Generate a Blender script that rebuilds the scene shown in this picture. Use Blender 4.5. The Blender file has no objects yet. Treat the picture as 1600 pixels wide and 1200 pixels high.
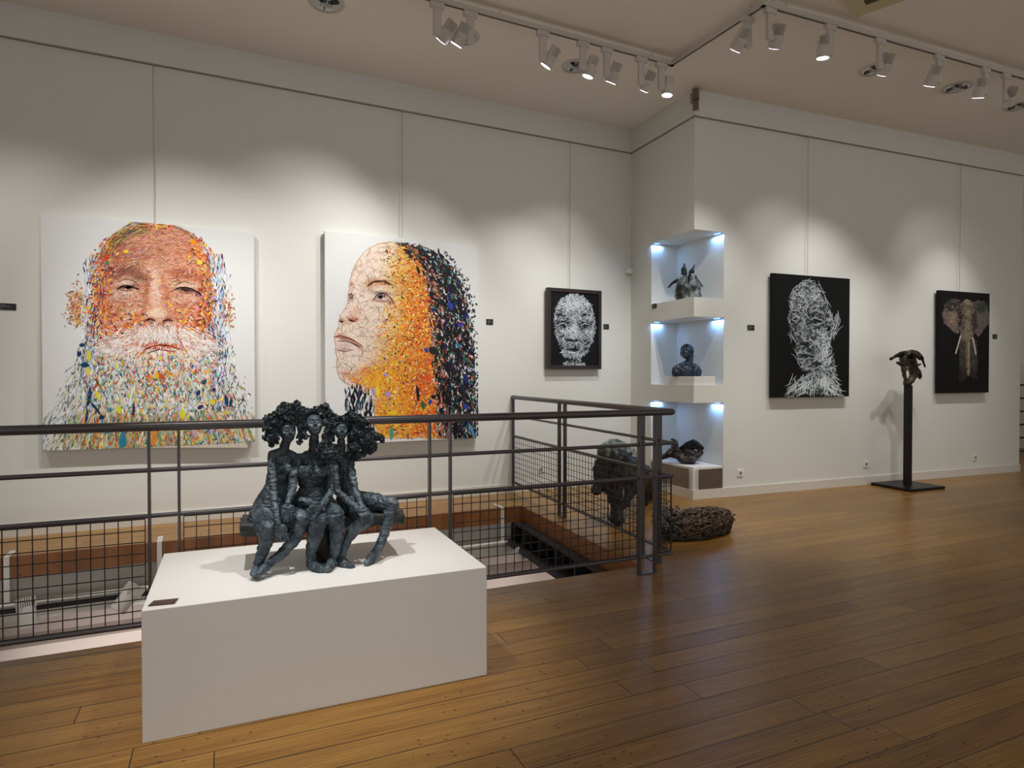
import bpy, math, random
import numpy as np
from mathutils import Vector, Matrix

# ------------------------------------------------------------------ camera, world, exposure
C = bpy.context.scene.collection
scene = bpy.context.scene
CAM_H = 1.4
YAW = math.radians(26.0)            # the view direction, turned from the wall normal (+Y) towards +X
FPX = 1000.0                        # focal length for a frame 1600 wide
PITCH = math.radians(0.8)
cam_d = bpy.data.cameras.new('camera'); cam = bpy.data.objects.new('camera', cam_d); C.objects.link(cam)
cam_d.sensor_width = 36; cam_d.lens = 36 * FPX / 1600; cam_d.clip_start = .05; cam_d.clip_end = 100
cam.location = (0, 0, CAM_H)
cam.rotation_euler = (math.pi / 2 - PITCH, 0, -YAW)
scene.camera = cam
world = bpy.data.worlds.new('world'); scene.world = world; world.use_nodes = True
world.node_tree.nodes['Background'].inputs[0].default_value = (1.0, .985, .95, 1)
world.node_tree.nodes['Background'].inputs[1].default_value = .31
scene.view_settings.view_transform = 'Standard'; scene.view_settings.look = 'None'
scene.view_settings.gamma = 1; scene.view_settings.use_curve_mapping = False
scene.view_settings.exposure = 1.1
scene.cycles.use_denoising = True
scene.cycles.max_bounces = 8; scene.cycles.diffuse_bounces = 4; scene.cycles.glossy_bounces = 3
scene.cycles.sample_clamp_indirect = 4
SPOT_W = 1.10                        # one dial for all the track spots

def ray(px, py):
    x = (px - 800) / FPX; z = -(py - 600) / FPX
    cp, sp = math.cos(PITCH), math.sin(PITCH)
    f = cp + z * sp; u = z * cp - sp
    s, c = math.sin(YAW), math.cos(YAW)
    return Vector((s * f + c * x, c * f - s * x, u))
def at_y(px, py, Y):
    r = ray(px, py); t = Y / r.y
    return Vector((r.x * t, Y, CAM_H + r.z * t))
def at_z(px, py, Z):
    r = ray(px, py); t = (Z - CAM_H) / r.z
    return Vector((r.x * t, r.y * t, Z))
def at_line(px, py, P, Q):          # the vertical plane through P, Q
    r = ray(px, py); n = Vector((-(Q[1] - P[1]), Q[0] - P[0], 0))
    t = (n.x * P[0] + n.y * P[1]) / (n.x * r.x + n.y * r.y)
    return Vector((r.x * t, r.y * t, CAM_H + r.z * t))

# ------------------------------------------------------------------ helpers
class MB:
    def __init__(s): s.v = []; s.f = []; s.sm = []
    def add(s, vs, fs, smooth=False):
        o = len(s.v); s.v += [tuple(v) for v in vs]
        s.f += [tuple(i + o for i in f) for f in fs]; s.sm += [smooth] * len(fs); return s
    def box(s, x0, x1, y0, y1, z0, z1, M=None):
        vs = [Vector((x, y, z)) for z in (z0, z1) for y in (y0, y1) for x in (x0, x1)]
        if M is not None: vs = [M @ v for v in vs]
        return s.add(vs, [(0, 2, 3, 1), (4, 5, 7, 6), (0, 1, 5, 4), (2, 6, 7, 3), (0, 4, 6, 2), (1, 3, 7, 5)])
    def prism(s, pts, z0, z1):
        n = len(pts); vs = [(p[0], p[1], z0) for p in pts] + [(p[0], p[1], z1) for p in pts]
        return s.add(vs, [tuple(range(n))[::-1], tuple(range(n, 2 * n))] + [(i, (i + 1) % n, n + (i + 1) % n, n + i) for i in range(n)])
    def tube(s, p, q, r, r2=None, n=16, cap=True):
        p, q = Vector(p), Vector(q); r2 = r if r2 is None else r2
        d = (q - p).normalized(); a = d.orthogonal().normalized(); b = d.cross(a)
        vs = []
        for c, rr in ((p, r), (q, r2)):
            for i in range(n):
                t = 2 * math.pi * i / n; vs.append(c + (a * math.cos(t) + b * math.sin(t)) * rr)
        s.add(vs, [(i, (i + 1) % n, n + (i + 1) % n, n + i) for i in range(n)], True)
        if cap: s.add(vs, [tuple(range(n))[::-1], tuple(range(n, 2 * n))])
        return s
    def path(s, pts, rad, n=8):
        pts = [Vector(p) for p in pts]; m = len(pts)
        if not hasattr(rad, '__len__'): rad = [rad] * m
        vs = []; a = None
        for k in range(m):
            d = (pts[min(k + 1, m - 1)] - pts[max(k - 1, 0)]).normalized()
            a = d.orthogonal().normalized() if a is None else (a - d * a.dot(d)).normalized()
            b = d.cross(a)
            for i in range(n):
                t = 2 * math.pi * i / n; vs.append(pts[k] + (a * math.cos(t) + b * math.sin(t)) * rad[k])
        fs = [(k * n + i, k * n + (i + 1) % n, (k + 1) * n + (i + 1) % n, (k + 1) * n + i) for k in range(m - 1) for i in range(n)]
        s.add(vs, fs, True)
        return s.add(vs, [tuple(range(n))[::-1], tuple(range((m - 1) * n, m * n))])
    def ball(s, c, r, M=None, nu=16, nv=10):
        c = Vector(c); r = (r, r, r) if not hasattr(r, '__len__') else r
        vs = [Vector((0, 0, -r[2]))]
        for j in range(1, nv):
            ph = math.pi * j / nv - math.pi / 2
            for i in range(nu):
                t = 2 * math.pi * i / nu
                vs.append(Vector((r[0] * math.cos(ph) * math.cos(t), r[1] * math.cos(ph) * math.sin(t), r[2] * math.sin(ph))))
        vs.append(Vector((0, 0, r[2])))
        if M is not None: vs = [M @ v for v in vs]
        vs = [v + c for v in vs]; L = len(vs) - 1
        fs = [(0, 1 + (i + 1) % nu, 1 + i) for i in range(nu)]
        fs += [(1 + j * nu + i, 1 + j * nu + (i + 1) % nu, 1 + (j + 1) * nu + (i + 1) % nu, 1 + (j + 1) * nu + i) for j in range(nv - 2) for i in range(nu)]
        fs += [(L, 1 + (nv - 2) * nu + i, 1 + (nv - 2) * nu + (i + 1) % nu) for i in range(nu)]
        return s.add(vs, fs, True)
    def limb(s, pts, rad):           # tapered chain of overlapping closed pieces, for the remesher
        pts = [Vector(p) for p in pts]
        for k, p in enumerate(pts):
            s.ball(p, rad[k], nu=14, nv=9)
            if k: s.tube(pts[k - 1], p, rad[k - 1], rad[k], n=14)
        return s
    def build(s, name, mat, parent=None, bevel=0):
        me = bpy.data.meshes.new(name); me.from_pydata(s.v, [], s.f)
        me.polygons.foreach_set('use_smooth', s.sm); me.update()
        o = bpy.data.objects.new(name, me); C.objects.link(o)
        if mat is not None: me.materials.append(mat)
        if parent is not None:
            o.parent = parent; o.matrix_parent_inverse = parent_world(parent).inverted()
        if bevel:
            b = o.modifiers.new('bevel', 'BEVEL'); b.width = bevel; b.segments = 2; b.limit_method = 'ANGLE'
        return o
def parent_world(p):
    M = Matrix.LocRotScale(p.location, p.rotation_euler, p.scale)
    return (parent_world(p.parent) @ p.matrix_parent_inverse @ M) if p.parent else M
def tag(o, label, cat, group=None):
    o['label'] = label; o['category'] = cat
    if group: o['group'] = group
    return o
def thing(name, label, cat, loc=(0, 0, 0), rz=0, group=None):
    o = bpy.data.objects.new(name, None); C.objects.link(o)
    o.location = loc; o.rotation_euler = (0, 0, rz); o.empty_display_size = .1
    return tag(o, label, cat, group)
def struct(name, mb, mat, **k):
    o = mb.build(name, mat, **k); o['kind'] = 'structure'; return o
def frame_z(p, ang): return Matrix.Translation(Vector(p)) @ Matrix.Rotation(ang, 4, 'Z')

def lin(c):
    c = np.asarray(c, float) / 255.0
    return np.where(c <= .04045, c / 12.92, ((c + .055) / 1.055) ** 2.4)
def mat(name, rgb, rough=.5, metal=0, spec=.5, coat=0, emit=None, es=0, bump=None, alpha=None):
    m = bpy.data.materials.new(name); m.use_nodes = True; nt = m.node_tree; b = nt.nodes['Principled BSDF']
    b.inputs['Base Color'].default_value = (*lin(rgb), 1)
    b.inputs['Roughness'].default_value = rough; b.inputs['Metallic'].default_value = metal
    b.inputs['Specular IOR Level'].default_value = spec; b.inputs['Coat Weight'].default_value = coat
    if emit: b.inputs['Emission Color'].default_value = (*lin(emit), 1); b.inputs['Emission Strength'].default_value = es
    if bump:
        tc = nt.nodes.new('ShaderNodeNewGeometry'); n = nt.nodes.new('ShaderNodeTexNoise'); n.inputs['Scale'].default_value = bump[0]; n.inputs['Detail'].default_value = 4
        bp = nt.nodes.new('ShaderNodeBump'); bp.inputs['Strength'].default_value = bump[1]; bp.inputs['Distance'].default_value = bump[2]
        nt.links.new(tc.outputs['Position'], n.inputs['Vector']); nt.links.new(n.outputs['Fac'], bp.inputs['Height']); nt.links.new(bp.outputs['Normal'], b.inputs['Normal'])
    return m
def patina(name, c1, c2, scale, rough=.5, metal=.3, bump=(60, .5, .004), up=None):
    m = mat(name, c1, rough, metal, bump=bump); nt = m.node_tree; b = nt.nodes['Principled BSDF']
    g = nt.nodes.new('ShaderNodeNewGeometry'); n = nt.nodes.new('ShaderNodeTexNoise'); n.inputs['Scale'].default_value = scale; n.inputs['Detail'].default_value = 5
    r = nt.nodes.new('ShaderNodeValToRGB'); r.color_ramp.elements[0].position = .42; r.color_ramp.elements[1].position = .66
    r.color_ramp.elements[0].color = (*lin(c1), 1); r.color_ramp.elements[1].color = (*lin(c2), 1)
    nt.links.new(g.outputs['Position'], n.inputs['Vector']); nt.links.new(n.outputs['Fac'], r.inputs['Fac']); nt.links.new(r.outputs['Color'], b.inputs['Base Color'])
    return m

M_wall = mat('wall_paint', (224, 225, 219), .75, spec=.25, bump=(35, .05, .002))
M_ceil = mat('ceiling_paint', (243, 238, 228), .8, spec=.2)
M_base = mat('skirting_paint', (220, 216, 206), .45)
M_white = mat('white_lacquer', (232, 231, 228), .42, spec=.4)
M_steel = mat('railing_paint', (82, 79, 81), .33, metal=.35, spec=.5)
M_mesh = mat('mesh_wire', (40, 36, 38), .5, metal=.3)
M_track = mat('track_white', (206, 200, 190), .45)
M_slot = mat('black_slot', (12, 12, 12), .6)
M_lamp = mat('lamp_body', (205, 200, 194), .45)
M_chrome = mat('chrome', (225, 225, 225), .08, metal=1)
M_lens = mat('lit_lens', (255, 255, 255), .3, emit=(240, 236, 255), es=6)
M_lens_off = mat('spot_glass', (190, 190, 190), .2)
M_black = mat('black_plastic', (16, 15, 17), .45)
M_black_metal = mat('black_metal', (22, 19, 22), .42, metal=.3)
M_text = mat('label_print', (150, 150, 150), .6)
M_dark = mat('dark_steel', (42, 43, 46), .5, metal=.2)
M_vent = mat('taupe_panel', (128, 112, 98), .45)
M_vent2 = mat('dark_taupe_panel', (92, 80, 70), .45)
M_socket = mat('socket_plastic', (236, 233, 225), .35)
M_led = mat('blue_led', (255, 255, 255), .3, emit=(90, 150, 255), es=1.3)
M_cable = mat('steel_cable', (168, 165, 158), .4, metal=.4)
M_grey = mat('grey_paint', (182, 178, 170), .7)
M_lower = mat('lower_wall', (205, 192, 184), .75)
M_plate = mat('brown_plaque', (58, 36, 36), .35)
M_cream = mat('cream_grille', (205, 196, 152), .5)

def wood(name, plank, L, rot, tones, rough, seam=.0034, coat=.12, grain_s=1.0):
    m = bpy.data.materials.new(name); m.use_nodes = True; nt = m.node_tree; N = nt.nodes; b = N['Principled BSDF']; K = nt.links.new
    def math_(op, a, c=None):
        n = N.new('ShaderNodeMath'); n.operation = op
        for i, x in enumerate((a, c)):
            if x is None: continue
            if isinstance(x, (int, float)): n.inputs[i].default_value = x
            else: K(x, n.inputs[i])
        return n.outputs[0]
    g = N.new('ShaderNodeNewGeometry'); mp = N.new('ShaderNodeMapping'); mp.inputs['Rotation'].default_value = (0, 0, rot)
    K(g.outputs['Position'], mp.inputs['Vector']); sx = N.new('ShaderNodeSeparateXYZ'); K(mp.outputs[0], sx.inputs[0])
    x, y = sx.outputs[0], sx.outputs[1]
    row = math_('FLOOR', math_('DIVIDE', y, plank))
    w1 = N.new('ShaderNodeTexWhiteNoise'); w1.noise_dimensions = '1D'; K(row, w1.inputs['W'])
    xo = math_('ADD', math_('DIVIDE', x, L), math_('MULTIPLY', w1.outputs['Value'], 7.3))
    col = math_('FLOOR', xo)
    cb = N.new('ShaderNodeCombineXYZ'); K(row, cb.inputs[0]); K(col, cb.inputs[1])
    w2 = N.new('ShaderNodeTexWhiteNoise'); w2.noise_dimensions = '2D'; K(cb.outputs[0], w2.inputs['Vector'])
    fy = math_('FRACT', math_('DIVIDE', y, plank)); fx = math_('FRACT', xo)
    ey = math_('MULTIPLY', math_('MINIMUM', fy, math_('SUBTRACT', 1, fy)), plank)
    ex = math_('MULTIPLY', math_('MINIMUM', fx, math_('SUBTRACT', 1, fx)), L)
    e = math_('MINIMUM', ex, ey)
    se = N.new('ShaderNodeMapRange'); se.inputs[1].default_value = seam * .35; se.inputs[2].default_value = seam; K(e, se.inputs[0])
    # grain, shifted per plank
    gv = N.new('ShaderNodeCombineXYZ'); K(math_('ADD', math_('MULTIPLY', x, 1.1 * grain_s), math_('MULTIPLY', w2.outputs['Value'], 31)), gv.inputs[0]); K(math_('MULTIPLY', y, 13 * grain_s), gv.inputs[1]); K(w2.outputs['Value'], gv.inputs[2])
    n1 = N.new('ShaderNodeTexNoise'); n1.inputs['Scale'].default_value = 1.3; n1.inputs['Detail'].default_value = 6; n1.inputs['Distortion'].default_value = 1.2; K(gv.outputs[0], n1.inputs['Vector'])
    wv = N.new('ShaderNodeTexWave'); wv.bands_direction = 'Y'; wv.inputs['Scale'].default_value = 1.3; wv.inputs['Distortion'].default_value = 9; wv.inputs['Detail'].default_value = 3; wv.inputs['Detail Scale'].default_value = 1.2
    K(gv.outputs[0], wv.inputs['Vector'])
    r = N.new('ShaderNodeValToRGB'); cr = r.color_ramp; cr.elements[0].position = 0; cr.elements[1].position = 1
    cr.elements[0].color = (*lin(tones[0]), 1); cr.elements[1].color = (*lin(tones[-1]), 1)
    for i, t in enumerate(tones[1:-1]):
        el = cr.elements.new((i + 1) / (len(tones) - 1)); el.color = (*lin(t), 1)
    gf = N.new('ShaderNodeCombineXYZ'); K(math_('ADD', math_('MULTIPLY', x, 3.2 * grain_s), math_('MULTIPLY', w2.outputs['Value'], 57)), gf.inputs[0]); K(math_('MULTIPLY', y, 95 * grain_s), gf.inputs[1])
    n2 = N.new('ShaderNodeTexNoise'); n2.inputs['Scale'].default_value = 1; n2.inputs['Detail'].default_value = 4; K(gf.outputs[0], n2.inputs['Vector'])
    t1 = math_('ADD', math_('MULTIPLY', w2.outputs['Value'], .30), math_('MULTIPLY', math_('SUBTRACT', n1.outputs['Fac'], .5), 1.1))
    t2 = math_('ADD', math_('MULTIPLY', math_('SUBTRACT', wv.outputs['Fac'], .5), .22), math_('MULTIPLY', math_('SUBTRACT', n2.outputs['Fac'], .5), .75))
    K(math_('ADD', math_('ADD', t1, t2), .36), r.inputs['Fac'])
    # worm specks
    vo = N.new('ShaderNodeTexVoronoi'); vo.inputs['Scale'].default_value = 22; ms = N.new('ShaderNodeMapping'); ms.inputs['Scale'].default_value = (.7, 1.5, 1); K(mp.outputs[0], ms.inputs['Vector']); K(ms.outputs[0], vo.inputs['Vector'])
    nb = N.new('ShaderNodeTexNoise'); nb.inputs['Scale'].default_value = 1.4; K(mp.outputs[0], nb.inputs['Vector'])
    sp = math_('MULTIPLY', math_('LESS_THAN', vo.outputs['Distance'], .125), math_('GREATER_THAN', nb.outputs['Fac'], .50))
    mx = N.new('ShaderNodeMixRGB'); mx.blend_type = 'MULTIPLY'; K(math_('MULTIPLY', sp, .88), mx.inputs[0]); K(r.outputs['Color'], mx.inputs[1]); mx.inputs[2].default_value = (.12, .07, .04, 1)
    m2 = N.new('ShaderNodeMixRGB'); K(se.outputs[0], m2.inputs[0]); m2.inputs[1].default_value = (.02, .011, .006, 1); K(mx.outputs[0], m2.inputs[2])
    K(m2.outputs[0], b.inputs['Base Color'])
    b.inputs['Roughness'].default_value = rough; b.inputs['Coat Weight'].default_value = coat; b.inputs['Coat Roughness'].default_value = .22; b.inputs['Specular IOR Level'].default_value = .38
    rr = N.new('ShaderNodeMapRange'); rr.inputs[3].default_value = rough - .05; rr.inputs[4].default_value = rough + .1; K(n1.outputs['Fac'], rr.inputs[0]); K(rr.outputs[0], b.inputs['Roughness'])
    bp = N.new('ShaderNodeBump'); bp.inputs['Strength'].default_value = .25; bp.inputs['Distance'].default_value = .003
    K(math_('ADD', se.outputs[0], math_('MULTIPLY', n1.outputs['Fac'], .35)), bp.inputs['Height']); K(bp.outputs[0], b.inputs['Normal'])
    return m
M_floor = wood('oak_boards', .145, 1.9, math.radians(2.0), [(104, 69, 25), (133, 93, 38), (152, 111, 51), (172, 130, 66)], .33)
M_fascia = wood('fascia_wood', 3.0, 6.0, 0, [(92, 52, 22), (124, 74, 34), (148, 96, 50)], .4, seam=.0001, grain_s=3)
# ------------------------------------------------------------------ the room
CEIL = 4.58; CORN = 4.29
YA = 6.85
INN = (5.07, YA); OUT = (4.98, 5.56); END = (10.72, 5.126)
def on_b(x): return OUT[1] + (END[1] - OUT[1]) * (x - OUT[0]) / (END[0] - OUT[0])
def on_c(y): return OUT[0] + (INN[0] - OUT[0]) * (y - OUT[1]) / (INN[1] - OUT[1])
ANG_B = math.atan2(END[1] - OUT[1], END[0] - OUT[0])
CL = (on_c(6.39), 6.39); BR = (5.39, on_b(5.39)); KK = (5.43, 6.37)
# opening in the floor
E1 = (-4.0, 3.96); E2 = (2.90, 3.775); E3 = (3.10, 6.12); E4 = (-4.0, 6.12)
fl = MB(); S = .16
for poly in ([(-6, -4), (15, -4), (15, 3.775), E2, E1, (-6, 4.0)], [E2, (15, 3.775), (15, 6.12), E3], [E4, E3, (15, 6.12), (15, 9), (-6, 9), (-6, 6.12)], [(-6, 4.0), E1, E4, (-6, 6.12)]):
    fl.prism(poly, -S, 0)
struct('floor', fl, M_floor)
# wooden faces of the opening
t = MB(); t.box(-4.0, 3.10, 6.105, 6.119, -S - .005, -.001); struct('trim_1', t, M_fascia)
t = MB(); d = Vector((E3[0] - E2[0], E3[1] - E2[1], 0)); t.box(0, d.length - .015, 0, .013, -S - .005, -.001, frame_z((E2[0], E2[1], 0), math.atan2(d.y, d.x))); struct('trim_2', t, M_fascia)
t = MB(); d = Vector((E2[0] - E1[0], E2[1] - E1[1], 0)); t.box(0, d.length, 0, .013, -S - .005, -.001, frame_z((E1[0], E1[1], 0), math.atan2(d.y, d.x))); struct('trim_3', t, M_fascia)
# dark steel beam carrying the right side of the opening
bm_ = MB(); d = Vector((E3[0] - E2[0], E3[1] - E2[1], 0)); F = frame_z((E2[0], E2[1], 0), math.atan2(d.y, d.x)); L = d.length + .3
bm_.box(-.3, L, -.02, .10, -.19, -.166, F); bm_.box(-.3, L, -.055, -.04, -.36, -.19, F); bm_.box(-.3, L, -.055, .20, -.385, -.36, F)
for k in range(7): bm_.box(.1 + k * .38, .13 + k * .38, -.04, .11, -.36, -.19, F)
struct('beam', bm_, M_dark)
# the floor below, seen through the opening
LZ = -2.9
t = MB(); t.box(-6, 12, -1, 9, LZ - .1, LZ); struct('floor_lower', t, M_lower)
t = MB(); t.box(-6, 3.05, 6.16, 6.30, -.52, -.166); struct('trim_4', t, M_grey)
t = MB(); t.box(-6, 8, 6.86, 7.0, LZ, -.166); struct('wall_lower', t, M_lower)
t = MB(); t.box(-6, 8, 6.52, 6.86, LZ, -.86); struct('wall_lower_ledge', t, M_lower)
t = MB(); t.box(3.6, 3.7, 0, 7, LZ, -.166); struct('wall_lower_right', t, M_lower)
# walls
t = MB(); t.box(-6, 5.3, YA, YA + .2, 0, CEIL); struct('wall_back', t, M_wall)
t = MB(); t.prism([BR, END, (END[0], END[1] + .25), (5.65, 6.37), KK], 0, CEIL); struct('wall_right', t, M_wall)
t = MB(); t.prism([CL, KK, (5.65, 6.37), (5.65, YA), INN], 0, CEIL); struct('wall_side', t, M_wall)
for z0, z1 in ((.359, 0), (1.084, 1.285), (2.057, 2.276), (3.03, CEIL)):
    if z1 == 0: continue
    t = MB(); t.prism([OUT, BR, KK, CL], z0, z1); struct('wall_pier', t, M_wall)
t = MB(); t.box(-6, 15, -4, 9, CEIL, CEIL + .12); struct('ceiling', t, M_ceil)
t = MB(); t.box(-6.2, -6, -4, 9, 0, CEIL); struct('wall_left', t, M_wall)
t = MB(); t.box(14.2, 14.4, -4, 9, 0, CEIL); t.box(11.5, 14.4, 8.6, 8.8, 0, CEIL); struct('wall_far', t, M_wall)
# picture rails, at the foot of the band under the ceiling
t = MB(); t.box(-6, INN[0], YA - .020, YA, CORN, CORN + .012); t.box(-6, INN[0], YA - .014, YA, CORN + .012, CEIL); struct('trim_5', t, M_wall)
d = Vector((INN[0] - OUT[0], INN[1] - OUT[1], 0)); F = frame_z((OUT[0], OUT[1], 0), math.atan2(d.y, d.x))
t = MB(); t.box(-.02, d.length, 0, .02, CORN, CORN + .012, F); t.box(-.014, d.length, 0, .014, CORN + .012, CEIL, F); struct('trim_6', t, M_wall)
FB = frame_z((OUT[0], OUT[1], 0), ANG_B); LB = math.hypot(END[0] - OUT[0], END[1] - OUT[1])
t = MB(); t.box(-.02, LB, -.02, 0, CORN, CORN + .012, FB); t.box(-.014, LB, -.014, 0, CORN + .012, CEIL, FB); struct('trim_7', t, M_wall)
M_gap = mat('rail_shadow_gap', (150, 145, 132), .7)
for nm, F2, ln in (('trim_8', frame_z((-6, YA, 0), 0), 11.07), ('trim_9', FB, LB)):
    t = MB(); t.box(0, ln, -.021, 0, CORN - .012, CORN, F2); struct(nm, t, M_gap)
t = MB(); t.box(0, d.length, 0, .021, CORN - .012, CORN, F); struct('trim_10', t, M_gap)
# skirting
BBH = .105
t = MB(); t.box(-6, INN[0], YA - .016, YA, 0, BBH); struct('baseboard_back', t, M_base)
t = MB(); t.box(0, d.length, 0, .016, 0, BBH, F); struct('baseboard_side', t, M_base)
t = MB(); t.box(-.016, LB, -.016, 0, 0, BBH, FB); struct('baseboard_right', t, M_base)

# cabinet closing the foot of the corner, under the lowest niche
cab = thing('corner_cabinet', 'low taupe-panelled cabinet with white rim at the foot of the wall corner', 'cabinet', (5.1, 5.7, 0))
i_ = .012
t = MB(); t.prism([(OUT[0] + i_, OUT[1] + i_), (BR[0] - .008, BR[1] + i_), (KK[0] - .01, KK[1] - .01), (CL[0] + i_, CL[1] - .01)], 0, .33); t.build('carcass', M_vent2, cab)
t = MB(); t.prism([OUT, (BR[0] - .008, BR[1]), (KK[0] - .01, KK[1] - .01), (CL[0], CL[1] - .01)], .33, .359); t.build('top', M_white, cab, bevel=.003)
t = MB(); t.box(.075, .395, -.004, .010, BBH + .005, .325, FB); t.build('panel', M_vent2, cab)
t = MB(); t.box(.075, .82, -.010, .004, BBH + .005, .325, F); t.build('panel', M_vent, cab)
t = MB()
for a, b_ in ((.0, .022), (.03, .04), (.05, .062)): t.box(a, b_, -.010, .006, BBH, .33, FB)
for a, b_ in ((.0, .022), (.03, .04), (.05, .062)): t.box(a, b_, -.006, .010, BBH, .33, F)
t.build('corner_post', M_white, cab)

# blue led strips inside the niches, at the two outer top corners
for k, zt in enumerate((3.03, 2.057, 1.084)):
    lv = ('upper', 'middle', 'lowest')[k]
    for side in (0, 1):
        p = (CL[0] + .03, CL[1] - .03) if side == 0 else (BR[0] - .03, BR[1] + .03)
        o = thing('led_strip', 'small blue led strip at the %s top corner of the %s niche' % (('inner', 'outer')[side], lv), 'led strip', (p[0], p[1], zt - .008), group='led strips in the niches')
        t = MB()
        if side == 0: t.box(p[0], p[0] + .07, p[1] - .006, p[1] + .006, zt - .010, zt - .001)
        else: t.box(p[0] - .006, p[0] + .006, p[1], p[1] + .09, zt - .010, zt - .001)
        t.build('diffuser', M_led, o)
        ld = bpy.data.lights.new('led_light', 'AREA'); ld.shape = 'RECTANGLE'; ld.size = .012; ld.size_y = .2; ld.color = (.24, .50, 1); ld.energy = .5
        lo = bpy.data.objects.new('led_light', ld); C.objects.link(lo); lo.parent = o; lo.location = (.02, 0, -.012) if side == 0 else (0, .05, -.012)
        lo.rotation_euler = (0, 0, math.pi / 2 if side == 0 else 0)
# plinth in the middle niche
t = MB(); t.prism([(5.0, 5.575), (5.29, 5.552), (5.32, 6.12), (5.035, 6.14)], 1.285, 1.385)
tag(t.build('display_plinth', M_white, bevel=.003), 'low white plinth under the dark bust in the middle niche', 'plinth')

# ------------------------------------------------------------------ railing
GH = 1.137
R0 = (-2.6, 3.845); R1 = (3.04, 3.605); R2 = (3.345, YA - .01)
def railpt(X): return R0[1] + (R1[1] - R0[1]) * (X - R0[0]) / (R1[0] - R0[0])
rail = thing('railing', 'dark grey metal railing with wire mesh panels round the floor opening', 'railing', (R1[0], R1[1], 0))
ux, uy = Vector((R1[0] - R0[0], R1[1] - R0[1], 0)).normalized(), Vector((R2[0] - R1[0], R2[1] - R1[1], 0)).normalized()
c0 = Vector((R1[0], R1[1], GH))
pts = [Vector((R0[0], R0[1], GH)), c0 - ux * .03, c0 - ux * .012 + uy * .002, c0 + uy * .012 - ux * .002, c0 + uy * .03, Vector((R2[0], R2[1], GH))]
MB().path(pts, .024, n=16).build('handrail', M_steel, rail)
for z, nm in ((.914, 'upper_rail'), (.680, 'middle_rail'), (.125, 'lower_rail')):
    MB().path([(R0[0], R0[1], z), (R1[0] + .0, R1[1], z)], .012, n=10).path([(R1[0], R1[1], z), (R2[0], R2[1], z)], .012, n=10).build(nm, M_steel, rail)
def bar(P, u, z0, z1, w=.013, th=.036):
    F_ = frame_z((P[0], P[1], 0), math.atan2(u.y, u.x)); m = MB()
    m.box(-w / 2, w / 2, -th / 2, th / 2, z0, z1 - .012, F_)
    m.box(-w / 3, w / 3, -th / 2, th / 2, z1 - .012, z1, F_)
    return m
def mesh_panel(P, Q, z0, z1):
    P, Q = Vector((*P, 0)), Vector((*Q, 0)); u = (Q - P).normalized(); L = (Q - P).length; F_ = frame_z(P, math.atan2(u.y, u.x)); m = MB(); r = .0022
    n = max(1, round(L / .0595))
    for k in range(n + 1): x = L * k / n; m.box(x - r, x + r, -.004, 0, z0, z1, F_)
    n = round((z1 - z0) / .0595)
    for k in range(n + 1): z = z0 + (z1 - z0) * k / n; m.box(0, L, 0, .004, z - r, z + r, F_)
    return m
gaps = []
for a, b_ in ((-1.71, -1.575), (-.235, -.10), (1.242, 1.372), (2.752, 2.885)):
    gaps.append((a, b_))
    for x in (a, b_): bar((x, railpt(x)), ux if False else Vector((0.15, 1, 0)).normalized() if False else ux, 0.0, GH - .02).build('post', M_steel, rail)
    m = MB(); m.box(0, b_ - a, -.016, .016, 0, .008, frame_z((a, railpt(a), 0), math.atan2(ux.y, ux.x))); m.build('foot_plate', M_steel, rail)
xs = [-2.6] + [g for p in gaps for g in p] + [R1[0]]
for k in range(0, len(xs), 2):
    a, b_ = xs[k] + (.02 if k else 0), xs[k + 1] - .02
    if b_ - a > .05: mesh_panel((a, railpt(a)), (b_, railpt(b_)), .14, .665).build('mesh_panel', M_mesh, rail)
LS = Vector((R2[0] - R1[0], R2[1] - R1[1], 0)).length
def sp(s): q = c0 + uy * s; return (q.x, q.y)
sg = [(.17, .40), (1.80, 1.93)]
for a, b_ in sg:
    for s_ in (a, b_): bar(sp(s_), uy, 0, GH - .02).build('post', M_steel, rail)
    m = MB(); m.box(0, b_ - a, -.016, .016, 0, .008, frame_z((*sp(a), 0), math.atan2(uy.y, uy.x))); m.build('foot_plate', M_steel, rail)
bar(sp(LS - .02), uy, .06, GH, w=.04, th=.02).build('post', M_steel, rail)
for a, b_ in ((.02, .15), (.42, 1.78), (1.95, LS - .04)): mesh_panel(sp(a), sp(b_), .14, .665).build('mesh_panel', M_mesh, rail)

# ------------------------------------------------------------------ pedestal and nameplate
PT = .507
PF = frame_z((-.205, 2.782, 0), math.radians(-2.6))
PW, PD = 1.402, .848
t = MB(); t.box(0, PW, 0, PD, 0, PT, PF)
tag(t.build('pedestal', M_white, bevel=.003), 'large white box pedestal standing before the railing under the bronze group', 'pedestal')
pl = thing('nameplate', 'small dark brown plaque on the front left corner of the white pedestal', 'plaque', at_z(255, 943, PT + .001))
q = [at_z(231, 948, PT), at_z(273, 944, PT), at_z(279, 936, PT), at_z(240, 940, PT)]
MB().prism([(v.x, v.y) for v in q], PT + .0005, PT + .004).build('plate', M_plate, pl)
m = MB()
for a, b_ in ((.3, .06), (.55, .04)):
    p0 = q[0].lerp(q[3], a).lerp(q[1].lerp(q[2], a), .15); p1 = q[0].lerp(q[3], a).lerp(q[1].lerp(q[2], a), .7)
    w_ = Vector((0, b_ * .05, 0)); m.add([p0 + Vector((0, 0, .0045)), p1 + Vector((0, 0, .0045)), p1 + w_ + Vector((0, 0, .0045)), p0 + w_ + Vector((0, 0, .0045))], [(0, 1, 2, 3)])
m.build('lettering', mat('plaque_print', (120, 95, 90), .5), pl)

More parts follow.
